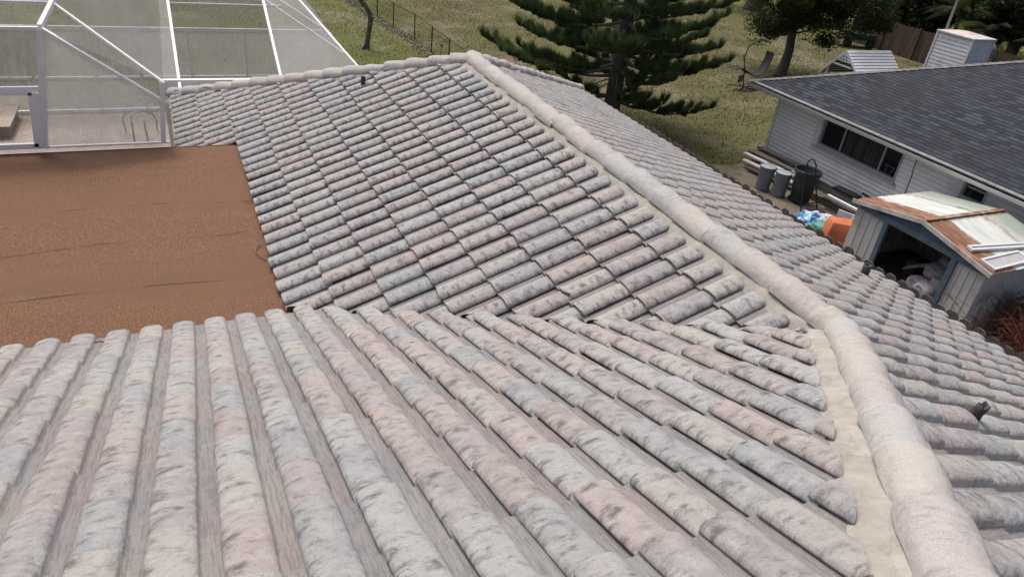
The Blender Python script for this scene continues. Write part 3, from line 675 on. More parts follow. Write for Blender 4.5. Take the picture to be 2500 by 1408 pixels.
# satellite dish and mast
ds = empty('satellite_dish', (22.45, 13.8, -1.1), 'grey oval satellite dish beside the white chimney', 'satellite dish')
mb = MB(); ax = Vector((.7, -.4, .35)).normalized(); xx = ax.cross(Z).normalized(); yy = ax.cross(xx)
mb.lathe((22.42, 14.0, -1.02), [(.0, .0), (.15, .02), (.26, .05), (.33, .09), (.34, .085), (.26, .035), (.0, -.02)], 20, xx, yy, ax); mb.build('reflector', simple('dish_grey', (.28, .30, .31), .6), ds)
MB().tube([(22.15, 14.1, -1.6), (22.42, 14.05, -1.35), (22.42, 14.0, -1.05)], .025).build('bracket', M['flash'], ds)
o = MB().tube([(21.55, 15.36, -2.6), (21.5, 15.36, 3.5)], .045, 10).build('antenna_mast', simple('mast', (.30, .31, .31), .5), None, label='tall grey metal mast rising behind the white chimney', cat='mast')

# ================================================================ metal shed
shed = empty('metal_shed', (10.9, 5.75, G), 'rusty open metal garden shed with gabled roof, beside the siding house', 'shed')
XS, XB, SY0, SY1, SE, SA = 9.8, 12.35, 7.50, 4.08, -3.0, -2.70
AY = 5.77
M['shedw'] = simple('shed_wall_paint', (.52, .54, .54), .6, .1, 3, .1, dirt=(.20, .19, .15), dirtsc=1.5)
M['shedb'] = simple('shed_blue_trim', (.10, .145, .19), .5, .2, 6, .1)
def shedroof_material():
    m = NT('shed_roof_metal', .55); v = m.coord(); sx = m.n('ShaderNodeSeparateXYZ'); m.l(v, sx.inputs[0]); X, Y = sx.outputs[0], sx.outputs[1]
    w = m.math('ADD', X, m.math('MULTIPLY', m.math('SUBTRACT', m.noise(v, 2.6, 6, .75), .5), .75))
    band = m.ramp(m.math('MULTIPLY', m.math('SUBTRACT', w, 9.7), .33), [(0, 1.0), (.22, .92), (.27, .0), (.60, 0.0), (.63, .6), (.66, 0.0)])
    rid = m.ramp(m.math('ABSOLUTE', m.math('SUBTRACT', Y, 5.77-4.6*0)), [(.0, .9), (.10, .4), (.16, 0.0)])
    f = m.math('MAXIMUM', band, rid)
    rust = m.ramp(m.noise(m.mapping(v, (9, 2, 2)), 1, 5, .7), [(.3, (.07, .036, .028)), (.5, (.20, .085, .038)), (.66, (.38, .21, .12))])
    pale = m.ramp(m.noise(m.mapping(v, (5, 1, 1)), 1, 5, .6), [(.3, (.42, .47, .44)), (.6, (.62, .65, .63)), (.8, (.72, .73, .70))])
    gn = m.ramp(w, [(0, 0), (1, 0)]); far = m.n('ShaderNodeMapRange'); m.l(w, far.inputs[0]); far.inputs[1].default_value = 11.4; far.inputs[2].default_value = 12.0; far.inputs[4].default_value = .8
    pale = m.mix(far.outputs[0], pale, (.24, .29, .25))
    c = m.mix(f, pale, rust); c = m.mix(m.ramp(m.noise(v, 7, 5, .7), [(.66, 0.0), (.72, .8)]), c, (.30, .13, .06))
    return m.out(c, m.bump(m.noise(v, 40), .15, .005))
M['shedr'] = shedroof_material()
def ribbed(mb, A, U, V, nrib, hgt, N_, mi=0):
    """ribbed sheet: A corner, U across (ribs repeat), V along"""
    A = Vector(A); U = Vector(U); V = Vector(V); N_ = Vector(N_); rows = [[], []]
    for i in range(nrib):
        for f, h in ((0, 0), (.80, 0), (.84, hgt), (.94, hgt), (.98, 0)):
            p = A+U*((i+f)/nrib)+N_*h; rows[0].append(p); rows[1].append(p+V)
    p = A+U; rows[0].append(p); rows[1].append(p+V)
    mb.grid(rows, False, mi)
dy = .13; ov = .12
mb = MB()
sN = Vector((0, (SA-SE)/(SY0-AY), 1)).normalized(); sS = Vector((0, -(SA-SE)/(AY-SY1), 1)).normalized()
eN = (SY0+ov, SA-(SA-SE)*(SY0+ov-AY)/(SY0-AY)); eS = (SY1-ov, SA-(SA-SE)*(AY-SY1+ov)/(AY-SY1))
ribbed(mb, (XS-.10, AY, SA+.02), (XB-XS+.2, 0, 0), (0, eN[0]-AY, eN[1]-SA), 11, .012, sN)
ribbed(mb, (XS-.10, AY, SA+.02), (XB-XS+.2, 0, 0), (0, eS[0]-AY, eS[1]-SA), 11, .012, sS)
sr = mb.build('shed_roof', M['shedr'], shed)
mb = MB(); mb.bar((XS-.1, AY, SA+.045), (XB+.1, AY, SA+.045), .12, .02); o = mb.build('ridge_strip', simple('rusty_ridge', (.20, .10, .06), .8, .4, 9, .3, dirt=(.5, .45, .38), dirtsc=5), shed)
mb = MB(); mb.bar((XS-.115, eN[0], eN[1]), (XS-.115, AY, SA+.0), .02, .10); mb.bar((XS-.115, AY, SA), (XS-.115, eS[0], eS[1]-.03), .02, .10); mb.build('barge_trim', simple('barge_white', (.62, .63, .61), .5, .1, 5, .1, dirt=(.35, .18, .10), dirtsc=3), shed)
# front: left panel, gable, right panel, door posts
DY0, DY1, DT = 6.55, 4.86, -3.13
def sv(mb, ya, yb, z0, zt, x, nr, mi=0):
    ribbed(mb, (x, ya, z0), (0, yb-ya, 0), (0, 0, zt-z0), nr, .018, (-1, 0, 0), mi)
mb = MB(); sv(mb, SY0, DY0+.07, G, SE, XS, 4); sv(mb, DY1-.07, SY1, G, SE, XS, 4)
ribbed(mb, (XS, SY1, G), (XB-XS, 0, 0), (0, 0, SE-G), 9, .018, (0, -1, 0)); ribbed(mb, (XS, SY0, G), (XB-XS, 0, 0), (0, 0, SE-G), 9, .018, (0, 1, 0)); ribbed(mb, (XB, SY1, G), (0, SY0-SY1, 0), (0, 0, SE-G), 9, .018, (1, 0, 0))
mb.build('shed_wall', M['shedw'], shed)
mb = MB(); mb.face([(XS-.025, SY0, SE), (XS-.025, SY1, SE), (XS-.025, AY, SA)]); mb.box((XS-.03, (DY0+DY1)/2, (SE+DT)/2), (.05, SY0-SY1-.02, SE-DT))
mb.build('gable_panel', M['shedb'], shed)
for y in (DY0+.05, DY1-.05): MB().box((XS-.03, y, (G+DT)/2), (.07, .12, DT-G)).build('door_post', M['shedb'], shed)
mb = MB(); mb.face([(XS+.02, SY0-.02, G+.02), (XS+.02, SY1+.02, G+.02), (XB-.02, SY1+.02, G+.02), (XB-.02, SY0-.02, G+.02)]); mb.build('shed_floor', simple('shed_floor', (.10, .09, .08), .9, .4, 5), shed)
MB().box((XS+.35, DY1+.12, G+.35), (.02, .55, .75), X=(.9, .5, 0), Y=(-.5, .9, 0)).build('door_panel', M['shedw'], shed)
# things in the shed
def blob(name, c, r, seed, mat, label, cat, group=None, sq=(1, 1, 1), neck=True, n=22, mm=14):
    mb = MB(); c = Vector(c); rows = []
    for i in range(mm+1):
        th = math.pi*i/mm; row = []
        for j in range(n):
            ph = 2*math.pi*j/n; q = Vector((math.sin(th)*math.cos(ph), math.sin(th)*math.sin(ph), math.cos(th)))
            k = 1+.10*noise.noise(q*2.1+Vector((seed*3, 0, 0)))+.07*noise.noise(q*5+Vector((seed, 4, 0)))
            e = Vector([abs(a)**.75*(1 if a > 0 else -1) for a in q])
            p = Vector((e.x*r[0], e.y*r[1], e.z*r[2]))*k
            if p.z < -r[2]*.75: p.z = -r[2]*.75
            row.append(c+p)
        rows.append(row)
    mb.grid(rows, True, 0, True)
    o = empty(name, c-Vector((0, 0, r[2]*.75)), label, cat, group); mb.build('body', mat, o)
    if neck:
        k = MB(); top = c+Vector((-r[0]*.75, r[1]*.1, r[2]*.35)); rr = []
        for z, rad in ((-.03, .055), (.0, .03), (.03, .024), (.06, .05), (.075, .062)):
            rr.append([top+Vector((-z*.8, 0, z*.7))+Vector((0, math.cos(a), math.sin(a)))*rad*(1+.35*math.sin(5*a+seed)) for a in [2*math.pi*q/14 for q in range(14)]])
        k.grid(rr, True, 0, True); k.build('tied_neck', mat, o)
    return o
M['sack'] = simple('grey_sack_plastic', (.38, .38, .41), .4, .2, 9, .8, 22)
sk = [((10.35, 5.55, G+.20), (.24, .26, .2), 'tied grey sack at the left end of the pile in the shed doorway'), ((10.15, 5.22, G+.24), (.26, .27, .24), 'tied grey sack lowest and nearest in the shed pile'),
      ((10.3, 4.98, G+.20), (.22, .2, .2), 'small grey sack wedged beside the right door post'), ((10.75, 5.45, G+.52), (.30, .30, .20), 'grey sack lying on top of the pile, toward the left'),
      ((10.75, 5.05, G+.50), (.28, .25, .19), 'grey sack lying on top of the pile, toward the right door post'), ((11.05, 5.35, G+.75), (.30, .32, .18), 'topmost grey sack at the back of the pile')]
for i, (c, r, lb) in enumerate(sk): blob('plastic_sack', (c[0]-.06, c[1]+.06, c[2]+.08), r, i+1, M['sack'], lb, 'sack', 'grey sacks piled in the shed', neck=i != 5)
for i, (c, r) in enumerate((((10.7, 5.3, G+.25), (.35, .5, .25)), ((11.05, 5.35, G+.40), (.25, .42, .34)))): blob('plastic_sack', c, r, 20+i, M['sack'], ['grey sack underneath the pile at its middle', 'grey sack underneath the pile at its back'][i], 'sack', 'grey sacks piled in the shed', neck=False)
o = MB().box((10.95, 4.98, G+.98), (.13, .22, .46), X=(.95, .1, .2), Z=(-.2, .25, .95)).build('foam_block', simple('foam_block', (.42, .41, .35), .8, .1), None, label='cream foam block standing on the sacks in the shed', cat='block')
pg = empty('hose_bundle', (10.6, 6.0, G+.5), 'green and white thin tubes lying across the shed doorway', 'tubes')
for i in range(5):
    MB().tube([(10.3+.02*i, 6.15-.02*i, G+.42+.03*i), (10.6, 5.85, G+.60+.02*i), (11.0, 5.35, G+.95+.01*i)], .011, 6).build('tube', simple('tube_green', (.16, .26, .12), .5) if i % 2 == 0 else M['sack'], pg)
cart = empty('white_fan', (11.6, 6.35, G+.9), 'pale ring shaped fan grille hanging deep inside the shed', 'fan')
mb = MB(); cc = Vector((11.3, 6.55, -3.55))
for rr_ in (.10, .14): mb.tube([cc+Vector((-.2*0, math.cos(a)*rr_, math.sin(a)*rr_)) for a in [2*math.pi*i/20 for i in range(21)]], .011, 6, False)
mb.tube([cc+Vector((0, 0, -.14)), cc+Vector((0, .0, -.42))], .02); mb.build('grille', M['sack'], cart)
mb = MB(); mb.lathe((11.1, 6.45, G), [(0, 0), (.12, 0), (.15, .3), (.16, .33), (.15, .33), (.13, .05)], 18); bk = empty('bucket', (11.1, 6.45, G), 'grey bucket on the shed floor left of the sacks', 'bucket'); mb.build('pail', simple('bucket_grey', (.16, .16, .17), .5), bk); MB().tube([(11.1, 6.6, G+.32), (11.02, 6.45, G+.5), (11.1, 6.3, G+.32)], .006).build('handle', M['blackmetal'], bk)
# window screens lying on the shed roof
def winscreen(c, X, L, Wd, label):
    X = Vector(X).normalized(); N_ = sS; Y = N_.cross(X).normalized(); X = Y.cross(N_); c = Vector(c)
    e = empty('window_frame_panel', c, label, 'window frame', 'loose frames on the shed roof')
    mb = MB(); mb.box(c+Y*(Wd/2-.025), (L, .05, .06), X, Y, N_); mb.box(c-Y*(Wd/2-.025), (L, .05, .06), X, Y, N_); mb.box(c+X*(L/2-.025), (.05, Wd-.1, .06), X, Y, N_); mb.box(c-X*(L/2-.025), (.05, Wd-.1, .06), X, Y, N_); mb.build('frame', M['white'], e)
    MB().box(c, (L-.1, Wd-.1, .01), X, Y, N_).build('sheet', simple('panel_sheet', (.40, .41, .42), .5), e)
winscreen((10.75, 4.62, -2.84), (1, -.10, 0), 1.75, .16, 'long narrow white frame lying on the shed roof, the upper of two')
winscreen((10.45, 4.22, -2.92), (1, .05, 0), 1.3, .36, 'wide white frame with grey sheet on the shed roof, nearest its rusty lower corner')

# ================================================================ clutter along the neighbour's wall
M['galv'] = simple('galvanised_can', (.17, .205, .235), .5, .15, 5, .2, metal=.25)
def can(x, y, label, h=.74, r0=.20, r1=.235, th=0):
    e = empty('trash_can', (x, y, G), label, 'trash can', 'galvanised trash cans'); mb = MB()
    pr_ = [(0, .01), (r0, .01), (r0+.012, .03), (r0, .05)]
    for k in range(1, 9):
        z = h*k/9; r = r0+(r1-r0)*k/9; pr_ += [(r, z-.012), (r+.007, z), (r, z+.012)] if k in (1, 8) else [(r+.002*math.sin(k), z)]
    pr_ += [(r1, h-.01), (r1+.012, h), (r1-.004, h)]
    mb.lathe((x, y, G), pr_, 28); mb.build('body', M['galv'], e)
    m2 = MB(); m2.lathe((x, y, G+h-.02), [(r1-.004, .012), (r1-.03, .02), (.12, .028), (0, .03)], 24); m2.build('lid', simple('can_lid', (.34, .38, .41), .45, .15, 5, .1, metal=.25), e)
    for s in (-1, 1): MB().tube([(x, y+s*(r1+.0), G+h*.78), (x, y+s*(r1+.05), G+h*.74), (x, y+s*(r1-.005), G+h*.66)], .007).build('handle', M['galv'], e)
can(10.95, 11.70, 'galvanised trash can furthest from the shed, left of its twin'); can(11.12, 11.20, 'galvanised trash can between its twin and the big black bin')
bn = empty('wheeled_bin', (11.45, 10.72, G), 'big round black plastic bin with open rim beside two galvanised cans', 'garbage bin')
mb = MB(); mb.lathe((11.45, 10.66, G), [(0, .06), (.27, .06), (.28, .10), (.30, .45), (.335, .86), (.35, .90), (.385, .905), (.39, .93), (.385, 1.02), (.37, 1.03), (.355, 1.0), (.33, .7), (.28, .12), (0, .12)], 30); mb.build('body', M['black'], bn)
for s in (-1, 1):
    mb = MB(); mb.lathe((11.3, 10.66+s*.22, G+.07), [(0, -.03), (.07, -.03), (.07, .03), (0, .03)], 16, (1, 0, 0), (0, 0, 1), (0, 1, 0)); mb.build('wheel', M['blackmetal'], bn)
mb = MB(); mb.lathe((11.45, 10.66, G+.78), [(.33, 0), (.2, .05), (.0, .07)], 20); mb.build('trash', M['blackmetal'], bn)
ht = empty('hand_truck_frame', (11.1, 10.3, G), 'black tubular loop handled frame leaning in front of the black bin', 'hand truck')
b0 = Vector((10.83, 9.93, G)); b1 = Vector((11.55, 10.0, G))
t0 = Vector((11.02, 10.42, -3.28)); t1 = Vector((11.12, 10.20, -3.30)); tp = Vector((11.07, 10.33, -3.12))
mb = MB(); pts = [b0]+[b0.lerp(t0, f) for f in (.3, .6, .9)]+[t0+Vector((0, 0, .06)), tp+Vector((-.03, .04, -.02)), tp, tp+Vector((.03, -.04, -.02)), t1+Vector((0, 0, .06)), t1.lerp(b1, .12), t1.lerp(b1, .4), t1.lerp(b1, .7), b1]
mb.tube(pts, .019, 8); mb.build('handle_frame', M['blackmetal'], ht); MB().tube([t0-Vector((0, 0, .06)), t1-Vector((0, 0, .06))], .014).build('cross_bar', M['blackmetal'], ht)
MB().tube([b0+Vector((0, 0, .3)), b1+Vector((0, 0, .3))], .014).build('cross_bar', M['blackmetal'], ht)
# planks, gutters and boards by the wall
M['wplank'] = simple('white_board', (.60, .60, .58), .6, .08, 4, .1, dirt=(.42, .40, .36)); M['gutterdark'] = simple('old_dark_gutter', (.07, .07, .07), .35, .4, 6, .2, metal=.4)
def plank(a, b, w, h, mat, label, nm='board', cat='board', group='boards and gutters piled along the siding wall'):
    return MB().bar(a, b, w, h).build(nm, mat, None, label=label, cat=cat, group=group)
plank((11.85, 13.72, G+.34), (12.15, 11.6, G+.34), .16, .05, M['wplank'], 'white board, outermost of the top layer by the house corner')
plank((11.62, 13.45, G+.22), (11.95, 11.5, G+.22), .18, .05, M['wplank'], 'white board, middle layer by the house corner')
plank((11.55, 13.1, G+.10), (11.9, 11.4, G+.10), .20, .06, M['wood'], 'dark board at the bottom of the pile by the house corner')
plank((12.1, 13.75, G+.40), (12.42, 11.3, G+.40), .20, .05, M['wood'], 'weathered grey board on top by the house corner')
plank((12.55, 13.85, G+.46), (12.80, 11.6, G+.46), .24, .06, M['wood'], 'weathered grey board lying against the house corner')
plank((12.4, 13.9, G+.30), (12.2, 12.2, G+.28), .5, .16, M['wood'], 'thick wood packing under the boards by the house corner')
plank((12.05, 11.75, G+.50), (12.30, 11.05, G+.50), .34, .04, simple('plywood', (.26, .21, .17), .8), 'short plywood sheet behind the galvanised cans')
plank((12.15, 10.9, G+.12), (12.6, 7.6, G+.12), .35, .20, M['wood'], 'dark stacked timber under the gutters between the black bin and the shed')
plank((12.45, 10.4, G+.52), (12.6, 9.65, G+.50), .32, .07, M['blackmetal'], 'short black plank right of the black bin')
plank((11.95, 10.25, G+.27), (12.25, 7.7, G+.22), .13, .06, M['gutterdark'], 'shiny dark gutter nearest the dirt strip')
plank((12.12, 10.3, G+.33), (12.42, 7.7, G+.28), .10, .06, M['alu'], 'silver gutter length in the middle of the pile')
plank((12.28, 10.2, G+.38), (12.55, 7.8, G+.30), .11, .06, M['gutterdark'], 'dark gutter behind the silver one')
plank((12.42, 9.3, G+.42), (12.62, 7.7, G+.36), .07, .03, M['wplank'], 'narrow white strip on the gutter pile')
plank((12.62, 10.1, G+.42), (12.82, 7.8, G+.38), .10, .05, M['blackmetal'], 'black length nearest the siding wall')
plank((12.76, 9.7, G+.60), (12.86, 8.1, G+.44), .06, .05, M['black'], 'thin black pipe leaning on the siding wall')
# orange tub etc. in front of the shed
tb = empty('orange_tub', (10.45, 8.10, G), 'upturned orange plastic storage tub left of the shed', 'storage tub')
M['orange'] = simple('orange_plastic', (.52, .165, .07), .4, .12, 3, .1)
def frust(mb, c, a, b, h, X=(1, 0, 0), Y=(0, 1, 0), Zz=(0, 0, 1), bev=.03, mi=0):
    c = Vector(c); X = Vector(X).normalized(); Y = Vector(Y).normalized(); Zz = Vector(Zz).normalized()
    def ring(w, d, z):
        pts = []
        for (sx, sy) in ((1, 1), (-1, 1), (-1, -1), (1, -1)):
            for k in range(5):
                an = {(1, 1): 0, (-1, 1): 90, (-1, -1): 180, (1, -1): 270}[(sx, sy)]+k*22.5
                pts.append(c+X*(sx*(w/2-bev)+bev*math.cos(R(an)))+Y*(sy*(d/2-bev)+bev*math.sin(R(an)))+Zz*z)
        return pts
    rr = [ring(a[0], a[1], 0), ring((a[0]+b[0])/2, (a[1]+b[1])/2, h/2), ring(b[0], b[1], h-bev*.6), ring(b[0]-bev*1.2, b[1]-bev*1.2, h)]
    mb.grid(rr, True, mi, True); mb.face(rr[-1], False, mi)
TX = (.85, -.52, 0); TY = (.52, .85, 0); zb0 = G+.36; tc0 = Vector((9.98, 7.90, zb0))
mb = MB(); frust(mb, tc0, (.72, .56), (.58, .44), .50, TX, TY); mb.build('body', M['orange'], tb)
mb = MB(); frust(mb, tc0-Vector((0, 0, .05)), (.82, .66), (.80, .64), .06, TX, TY); mb.build('rim', M['orange'], tb)
mb = MB(); frust(mb, tc0+Vector((0, 0, .495)), (.26, .18), (.24, .16), .018, TX, TY, bev=.02); mb.build('base_pad', M['orange'], tb)
bb = empty('blue_tub', (10.02, 7.78, G), 'dark blue box under the orange tub', 'storage box'); mb = MB(); frust(mb, (10.05, 7.76, G), (.58, .42), (.64, .48), .30, TX, TY); mb.build('body', simple('navy_plastic', (.035, .05, .11), .5), bb)
gb = empty('green_basket', (10.0, 8.35, G), 'mint green plastic basket left of the orange tub', 'basket'); mb = MB(); frust(mb, (9.98, 8.38, G), (.36, .42), (.44, .50), .50, (1, 0, 0), (0, 1, 0))
def basket_mat():
    m = NT('mint_plastic', .5); v = m.coord(); br = m.n('ShaderNodeTexBrick'); m.l(v, br.inputs['Vector']); br.offset = 0; br.inputs['Scale'].default_value = 1; br.inputs['Brick Width'].default_value = .03; br.inputs['Row Height'].default_value = .03; br.inputs['Mortar Size'].default_value = .006
    br.inputs['Color1'].default_value = (.16, .50, .36, 1); br.inputs['Color2'].default_value = (.18, .52, .38, 1); br.inputs['Mortar'].default_value = (.06, .22, .16, 1); return m.out(br.outputs[0])
mb.build('body', basket_mat(), gb); MB().lathe((9.98, 8.38, G+.50), [(.25, 0), (.27, .01), (.25, .025)], 20).build('rim', basket_mat(), gb)
def crumple(name, c, r, seed, mat, label, cat, grp=None):
    mb = MB(); c = Vector(c); rows = []; n = 36; mm = 20
    for i in range(mm+1):
        th = math.pi*.62*i/mm; row = []
        for j in range(n):
            ph = 2*math.pi*j/n; q = Vector((math.sin(th)*math.cos(ph), math.sin(th)*math.sin(ph), math.cos(th)))
            k = 1+.35*noise.noise(q*1.8+Vector((seed*5, 0, 0)))+.22*abs(noise.noise(q*4.2+Vector((seed, 4, 0))))+.08*noise.noise(q*11)
            row.append(c+Vector((q.x*r[0], q.y*r[1], q.z*r[2]))*k)
        rows.append(row)
    mb.grid(rows, False, 0, True); return mb.build(name, mat, None, label=label, cat=cat, group=grp)
def bagmat(nm, stops):
    m = NT(nm, .3); v = m.coord(); return m.out(m.ramp(m.noise(v, 4.5, 3, .5), stops), m.bump(m.noise(v, 16, 3), .4, .02))
crumple('plastic_bag', (10.02, 8.95, G+.22), (.40, .42, .38), 2, bagmat('blue_bag', [(.38, (.03, .15, .38)), (.46, (.12, .36, .58)), (.52, (.62, .74, .80)), (.62, (.50, .60, .66)), (.70, (.08, .05, .16))]), 'crumpled blue and white plastic bag at the eave edge', 'plastic bag')
crumple('clear_bag', (10.45, 8.75, G+.22), (.36, .35, .36), 5, bagmat('clear_bag', [(.35, (.25, .34, .42)), (.5, (.50, .56, .62)), (.65, (.70, .72, .74))]), 'pale translucent bag between the blue bag and the dark round pot', 'plastic bag')
pt = empty('round_pot', (10.75, 9.25, G), 'large dark round pot filled with brown litter', 'pot'); MB().lathe((10.75, 9.2, G), [(.28, 0), (.36, .32), (.39, .34), (.36, .33), (.34, .28)], 26).build('pot', simple('purple_pot', (.05, .02, .05), .5), pt)
MB().lathe((10.75, 9.2, G+.29), [(.35, 0), (.2, .03), (0, .05)], 22).build('soil', simple('litter_soil', (.055, .03, .022), .95, .6, 30, 1, 60), pt)
plank((11.0, 8.9, G+.35), (11.25, 8.2, G+.35), .04, .55, M['wplank'], 'white foam sheet standing behind the orange tub', 'foam_sheet', 'foam sheet', None)
mb = MB(); ribbed(mb, (10.85, 8.35, G+.12), (.35, -.65, 0), (.10, .05, .55), 9, .03, (-.9, -.45, 0)); mb.build('corrugated_sheet', M['siding'], None, label='small white corrugated sheet beside the left shed wall', cat='sheet')
# block pile with red brown twigs
blk = []
M['block'] = simple('concrete_block', (.06, .055, .045), .95, .3, 8, .6)
def cblock(c, X, label):
    c = Vector(c); X = Vector(X).normalized(); Y = Z.cross(X); mb = MB()
    mb.box(c+Y*.085, (.40, .03, .2), X, Y); mb.box(c-Y*.085, (.40, .03, .2), X, Y)
    for f in (-.185, 0, .185): mb.box(c+X*f, (.03, .139, .2), X, Y)
    return mb.build('concrete_block', M['block'], None, label=label, cat='concrete block', group='concrete blocks stacked behind the shed corner')
i = 0
nm_ = ['bottom', 'second', 'third', 'fourth', 'top']
for k in range(5):
    for (dx_, s_) in ((0, 'left'), (.42, 'right')):
        cblock((10.75+dx_, 3.72, G+.1+.2*k), (1, .03*((k*7) % 3-1), 0), f'dark concrete block, {nm_[k]} course of the {s_} stack by the shed')
mb = MB(); rnd = random.Random(3)
for i in range(420):
    p = Vector((10.9+rnd.gauss(0, .55), 2.95+rnd.gauss(0, .45), G+.1)); h = .5+.45*rnd.random(); d = Vector((rnd.gauss(0, .5), rnd.gauss(0, .5), h))
    q = p+d; b_ = q+Vector((rnd.gauss(0, .3), rnd.gauss(0, .3), rnd.gauss(0, .15))); mb.tube([p, q, b_], [.008, .006, .003], 3, False)
mb.build('twig_heap', simple('red_twigs', (.10, .030, .020), .8, .5, 6), None, label='heap of dry red brown brushwood by the stacked blocks', cat='brush heap')

# ================================================================ dog ear fence beside the eave
df = empty('dog_ear_fence', (6.5, 5, G), 'weathered dog ear picket fence running close under the tiled eave', 'fence')
rnd = random.Random(5); y = -3.5; XF = 6.45; cnt = 0
mbs = []
while y < 12.4:
    w = .225; top = -2.52+rnd.gauss(0, .012)-.0; g = .02+rnd.random()*.012; ln = rnd.gauss(0, .01)
    mb = MB(); x = XF+ln; c_ = .055
    pts = [(y, G), (y+w, G), (y+w, top-c_), (y+w-c_, top), (y+c_, top), (y, top-c_)]
    a = [Vector((x, p, z)) for p, z in pts]; b = [Vector((x+.02, p, z)) for p, z in pts]
    mb.face(a[::-1]); mb.face(b)
    for k in range(6): mb.face([a[k], a[(k+1) % 6], b[(k+1) % 6], b[k]])
    mb.build('picket', M['wood'], df); y += w+g; cnt += 1
MB().bar((XF+.05, -3.5, -2.9), (XF+.05, 12.4, -2.9), .04, .09).build('rail', M['wood'], df); MB().bar((XF+.05, -3.5, -4.2), (XF+.05, 12.4, -4.2), .04, .09).build('rail', M['wood'], df)

# ================================================================ far wooden fence
wf = empty('board_fence', (35.5, 20, G), 'tall brown board privacy fence at the back right', 'fence')
def wfmat():
    m = NT('brown_fence_boards', .9); v = m.coord(); c = m.ramp(m.noise(m.mapping(v, (2, 8, .35)), 1, 4, .7), [(.3, (.040, .026, .020)), (.5, (.085, .058, .045)), (.7, (.14, .105, .085))]); return m.out(c, m.bump(m.noise(m.mapping(v, (30, 30, 2)), 1), .4, .01))
mfb = wfmat()
mb = MB(); rnd = random.Random(9)
def fl(a, b):
    a = Vector(a); b = Vector(b); L = (b-a).length; D = (b-a).normalized(); n = int(L/.15); Nn_ = D.cross(Z)
    for i in range(n):
        p = a+D*(i*.15+.07); h = 1.72+rnd.gauss(0, .02); mb.box(p+Z*(h/2)+Nn_*rnd.choice((0, .01)), (.14, .018, h), D, Nn_)
fl((35.5, 31.6, G), (35.5, 8, G)); mb.build('boards', mfb, wf)
mb = MB(); rnd = random.Random(10); fl((35.5, 31.6, G), (43, 37, G)); mb.build('side_boards', mfb, wf)
for yv in np.arange(31.5, 8, -2.4): MB().box((35.43, yv, G+.9), (.10, .10, 1.8)).build('post', mfb, wf)
mb = MB(); tr_ = empty('dark_trailer', (34.2, 30.2, G), 'low dark trailer parked at the end of the board fence', 'trailer')
MB().box((34.0, 29.9, G+.55), (2.4, 1.2, .10), X=(.9, -.4, 0), Y=(.4, .9, 0)).build('deck', M['blackmetal'], tr_); MB().box((34.3, 29.8, G+.72), (1.6, 1.1, .25), X=(.9, -.4, 0), Y=(.4, .9, 0)).build('load', M['black'], tr_)
for a_ in ((33.4, 29.8), (34.7, 29.2)):
    q = MB(); q.lathe((a_[0], a_[1], G+.28), [(0, -.1), (.26, -.1), (.28, 0), (.26, .1), (0, .1)], 18, (.9, -.4, 0), (0, 0, 1), (.4, .9, 0)); q.build('wheel', M['black'], tr_)

# ================================================================ chain link fence
cf = empty('chain_link_fence', (5.6, 30, G), 'black chain link fence crossing the yard', 'fence')
CH = 1.14
fx = lambda y: 5.78-.085*(y-27.8) if y > 31 else 5.68
ys_ = [23.2, 25.5, 27.8, 30.4, 32.9, 35.3, 37.8, 40.3, 42.8, 45.3]
for y in ys_: MB().tube([(fx(y), y, G), (fx(y), y, G+CH+.04)], .028, 8).build('post', M['blackmetal'], cf)
MB().tube([(fx(y), y, G+CH) for y in ys_], .020, 8).build('top_rail', M['blackmetal'], cf)
MB().tube([(fx(y), y, G+.06) for y in ys_], .010, 6).build('bottom_wire', M['blackmetal'], cf)
def linkmat():
    m = NT('chain_link', .6); v = m.coord(); sx = m.n('ShaderNodeSeparateXYZ'); m.l(v, sx.inputs[0]); k = 2*math.pi/.09
    a = m.math('ABSOLUTE', m.math('SINE', m.math('MULTIPLY', m.math('ADD', sx.outputs[1], sx.outputs[2]), k/2))); b = m.math('ABSOLUTE', m.math('SINE', m.math('MULTIPLY', m.math('SUBTRACT', sx.outputs[1], sx.outputs[2]), k/2)))
    f = m.ramp(m.math('MINIMUM', a, b), [(.10, 1.0), (.16, 0.0)]); tr = m.n('ShaderNodeBsdfTransparent'); mx = m.n('ShaderNodeMixShader'); m.l(f, mx.inputs[0]); m.l(tr.outputs[0], mx.inputs[1]); m.l(m.b.outputs[0], mx.inputs[2])
    m.b.inputs['Base Color'].default_value = (.02, .022, .02, 1); m.l(mx.outputs[0], m.t.nodes['Material Output'].inputs[0]); return m.m
mb = MB(); mb.grid([[(fx(y), y, G+.04) for y in ys_], [(fx(y), y, G+CH) for y in ys_]], False); mb.build('wire_mesh', linkmat(), cf)
# rubble strip under fence
mb = MB(); rnd = random.Random(2)
for i in range(900):
    y = 23+rnd.random()*22; x = fx(y)+rnd.gauss(-.25, .16); s = .02+.035*rnd.random(); a = Vector((x, y, G+s*.3)); mb.box(a, (s*2, s*1.4, s), X=(math.cos(i), math.sin(i), .2), Y=(-math.sin(i), math.cos(i), 0))
mb.build('rubble_strip', simple('rubble', (.17, .145, .13), .95, .6, 6), None, kind='stuff', label='grey gravel and leaf litter along the chain link fence', cat='gravel')
sl_ = empty('garden_stake_light', (5.75, 27.3, G), 'small black stake light beside the chain link fence', 'garden light')
MB().tube([(5.95, 27.3, G), (5.98, 27.3, G+.42)], .016).build('stake', M['blackmetal'], sl_); MB().lathe((5.98, 27.3, G+.42), [(.03, 0), (.09, .03), (.04, .09), (0, .1)], 12).build('head', M['vent'], sl_)

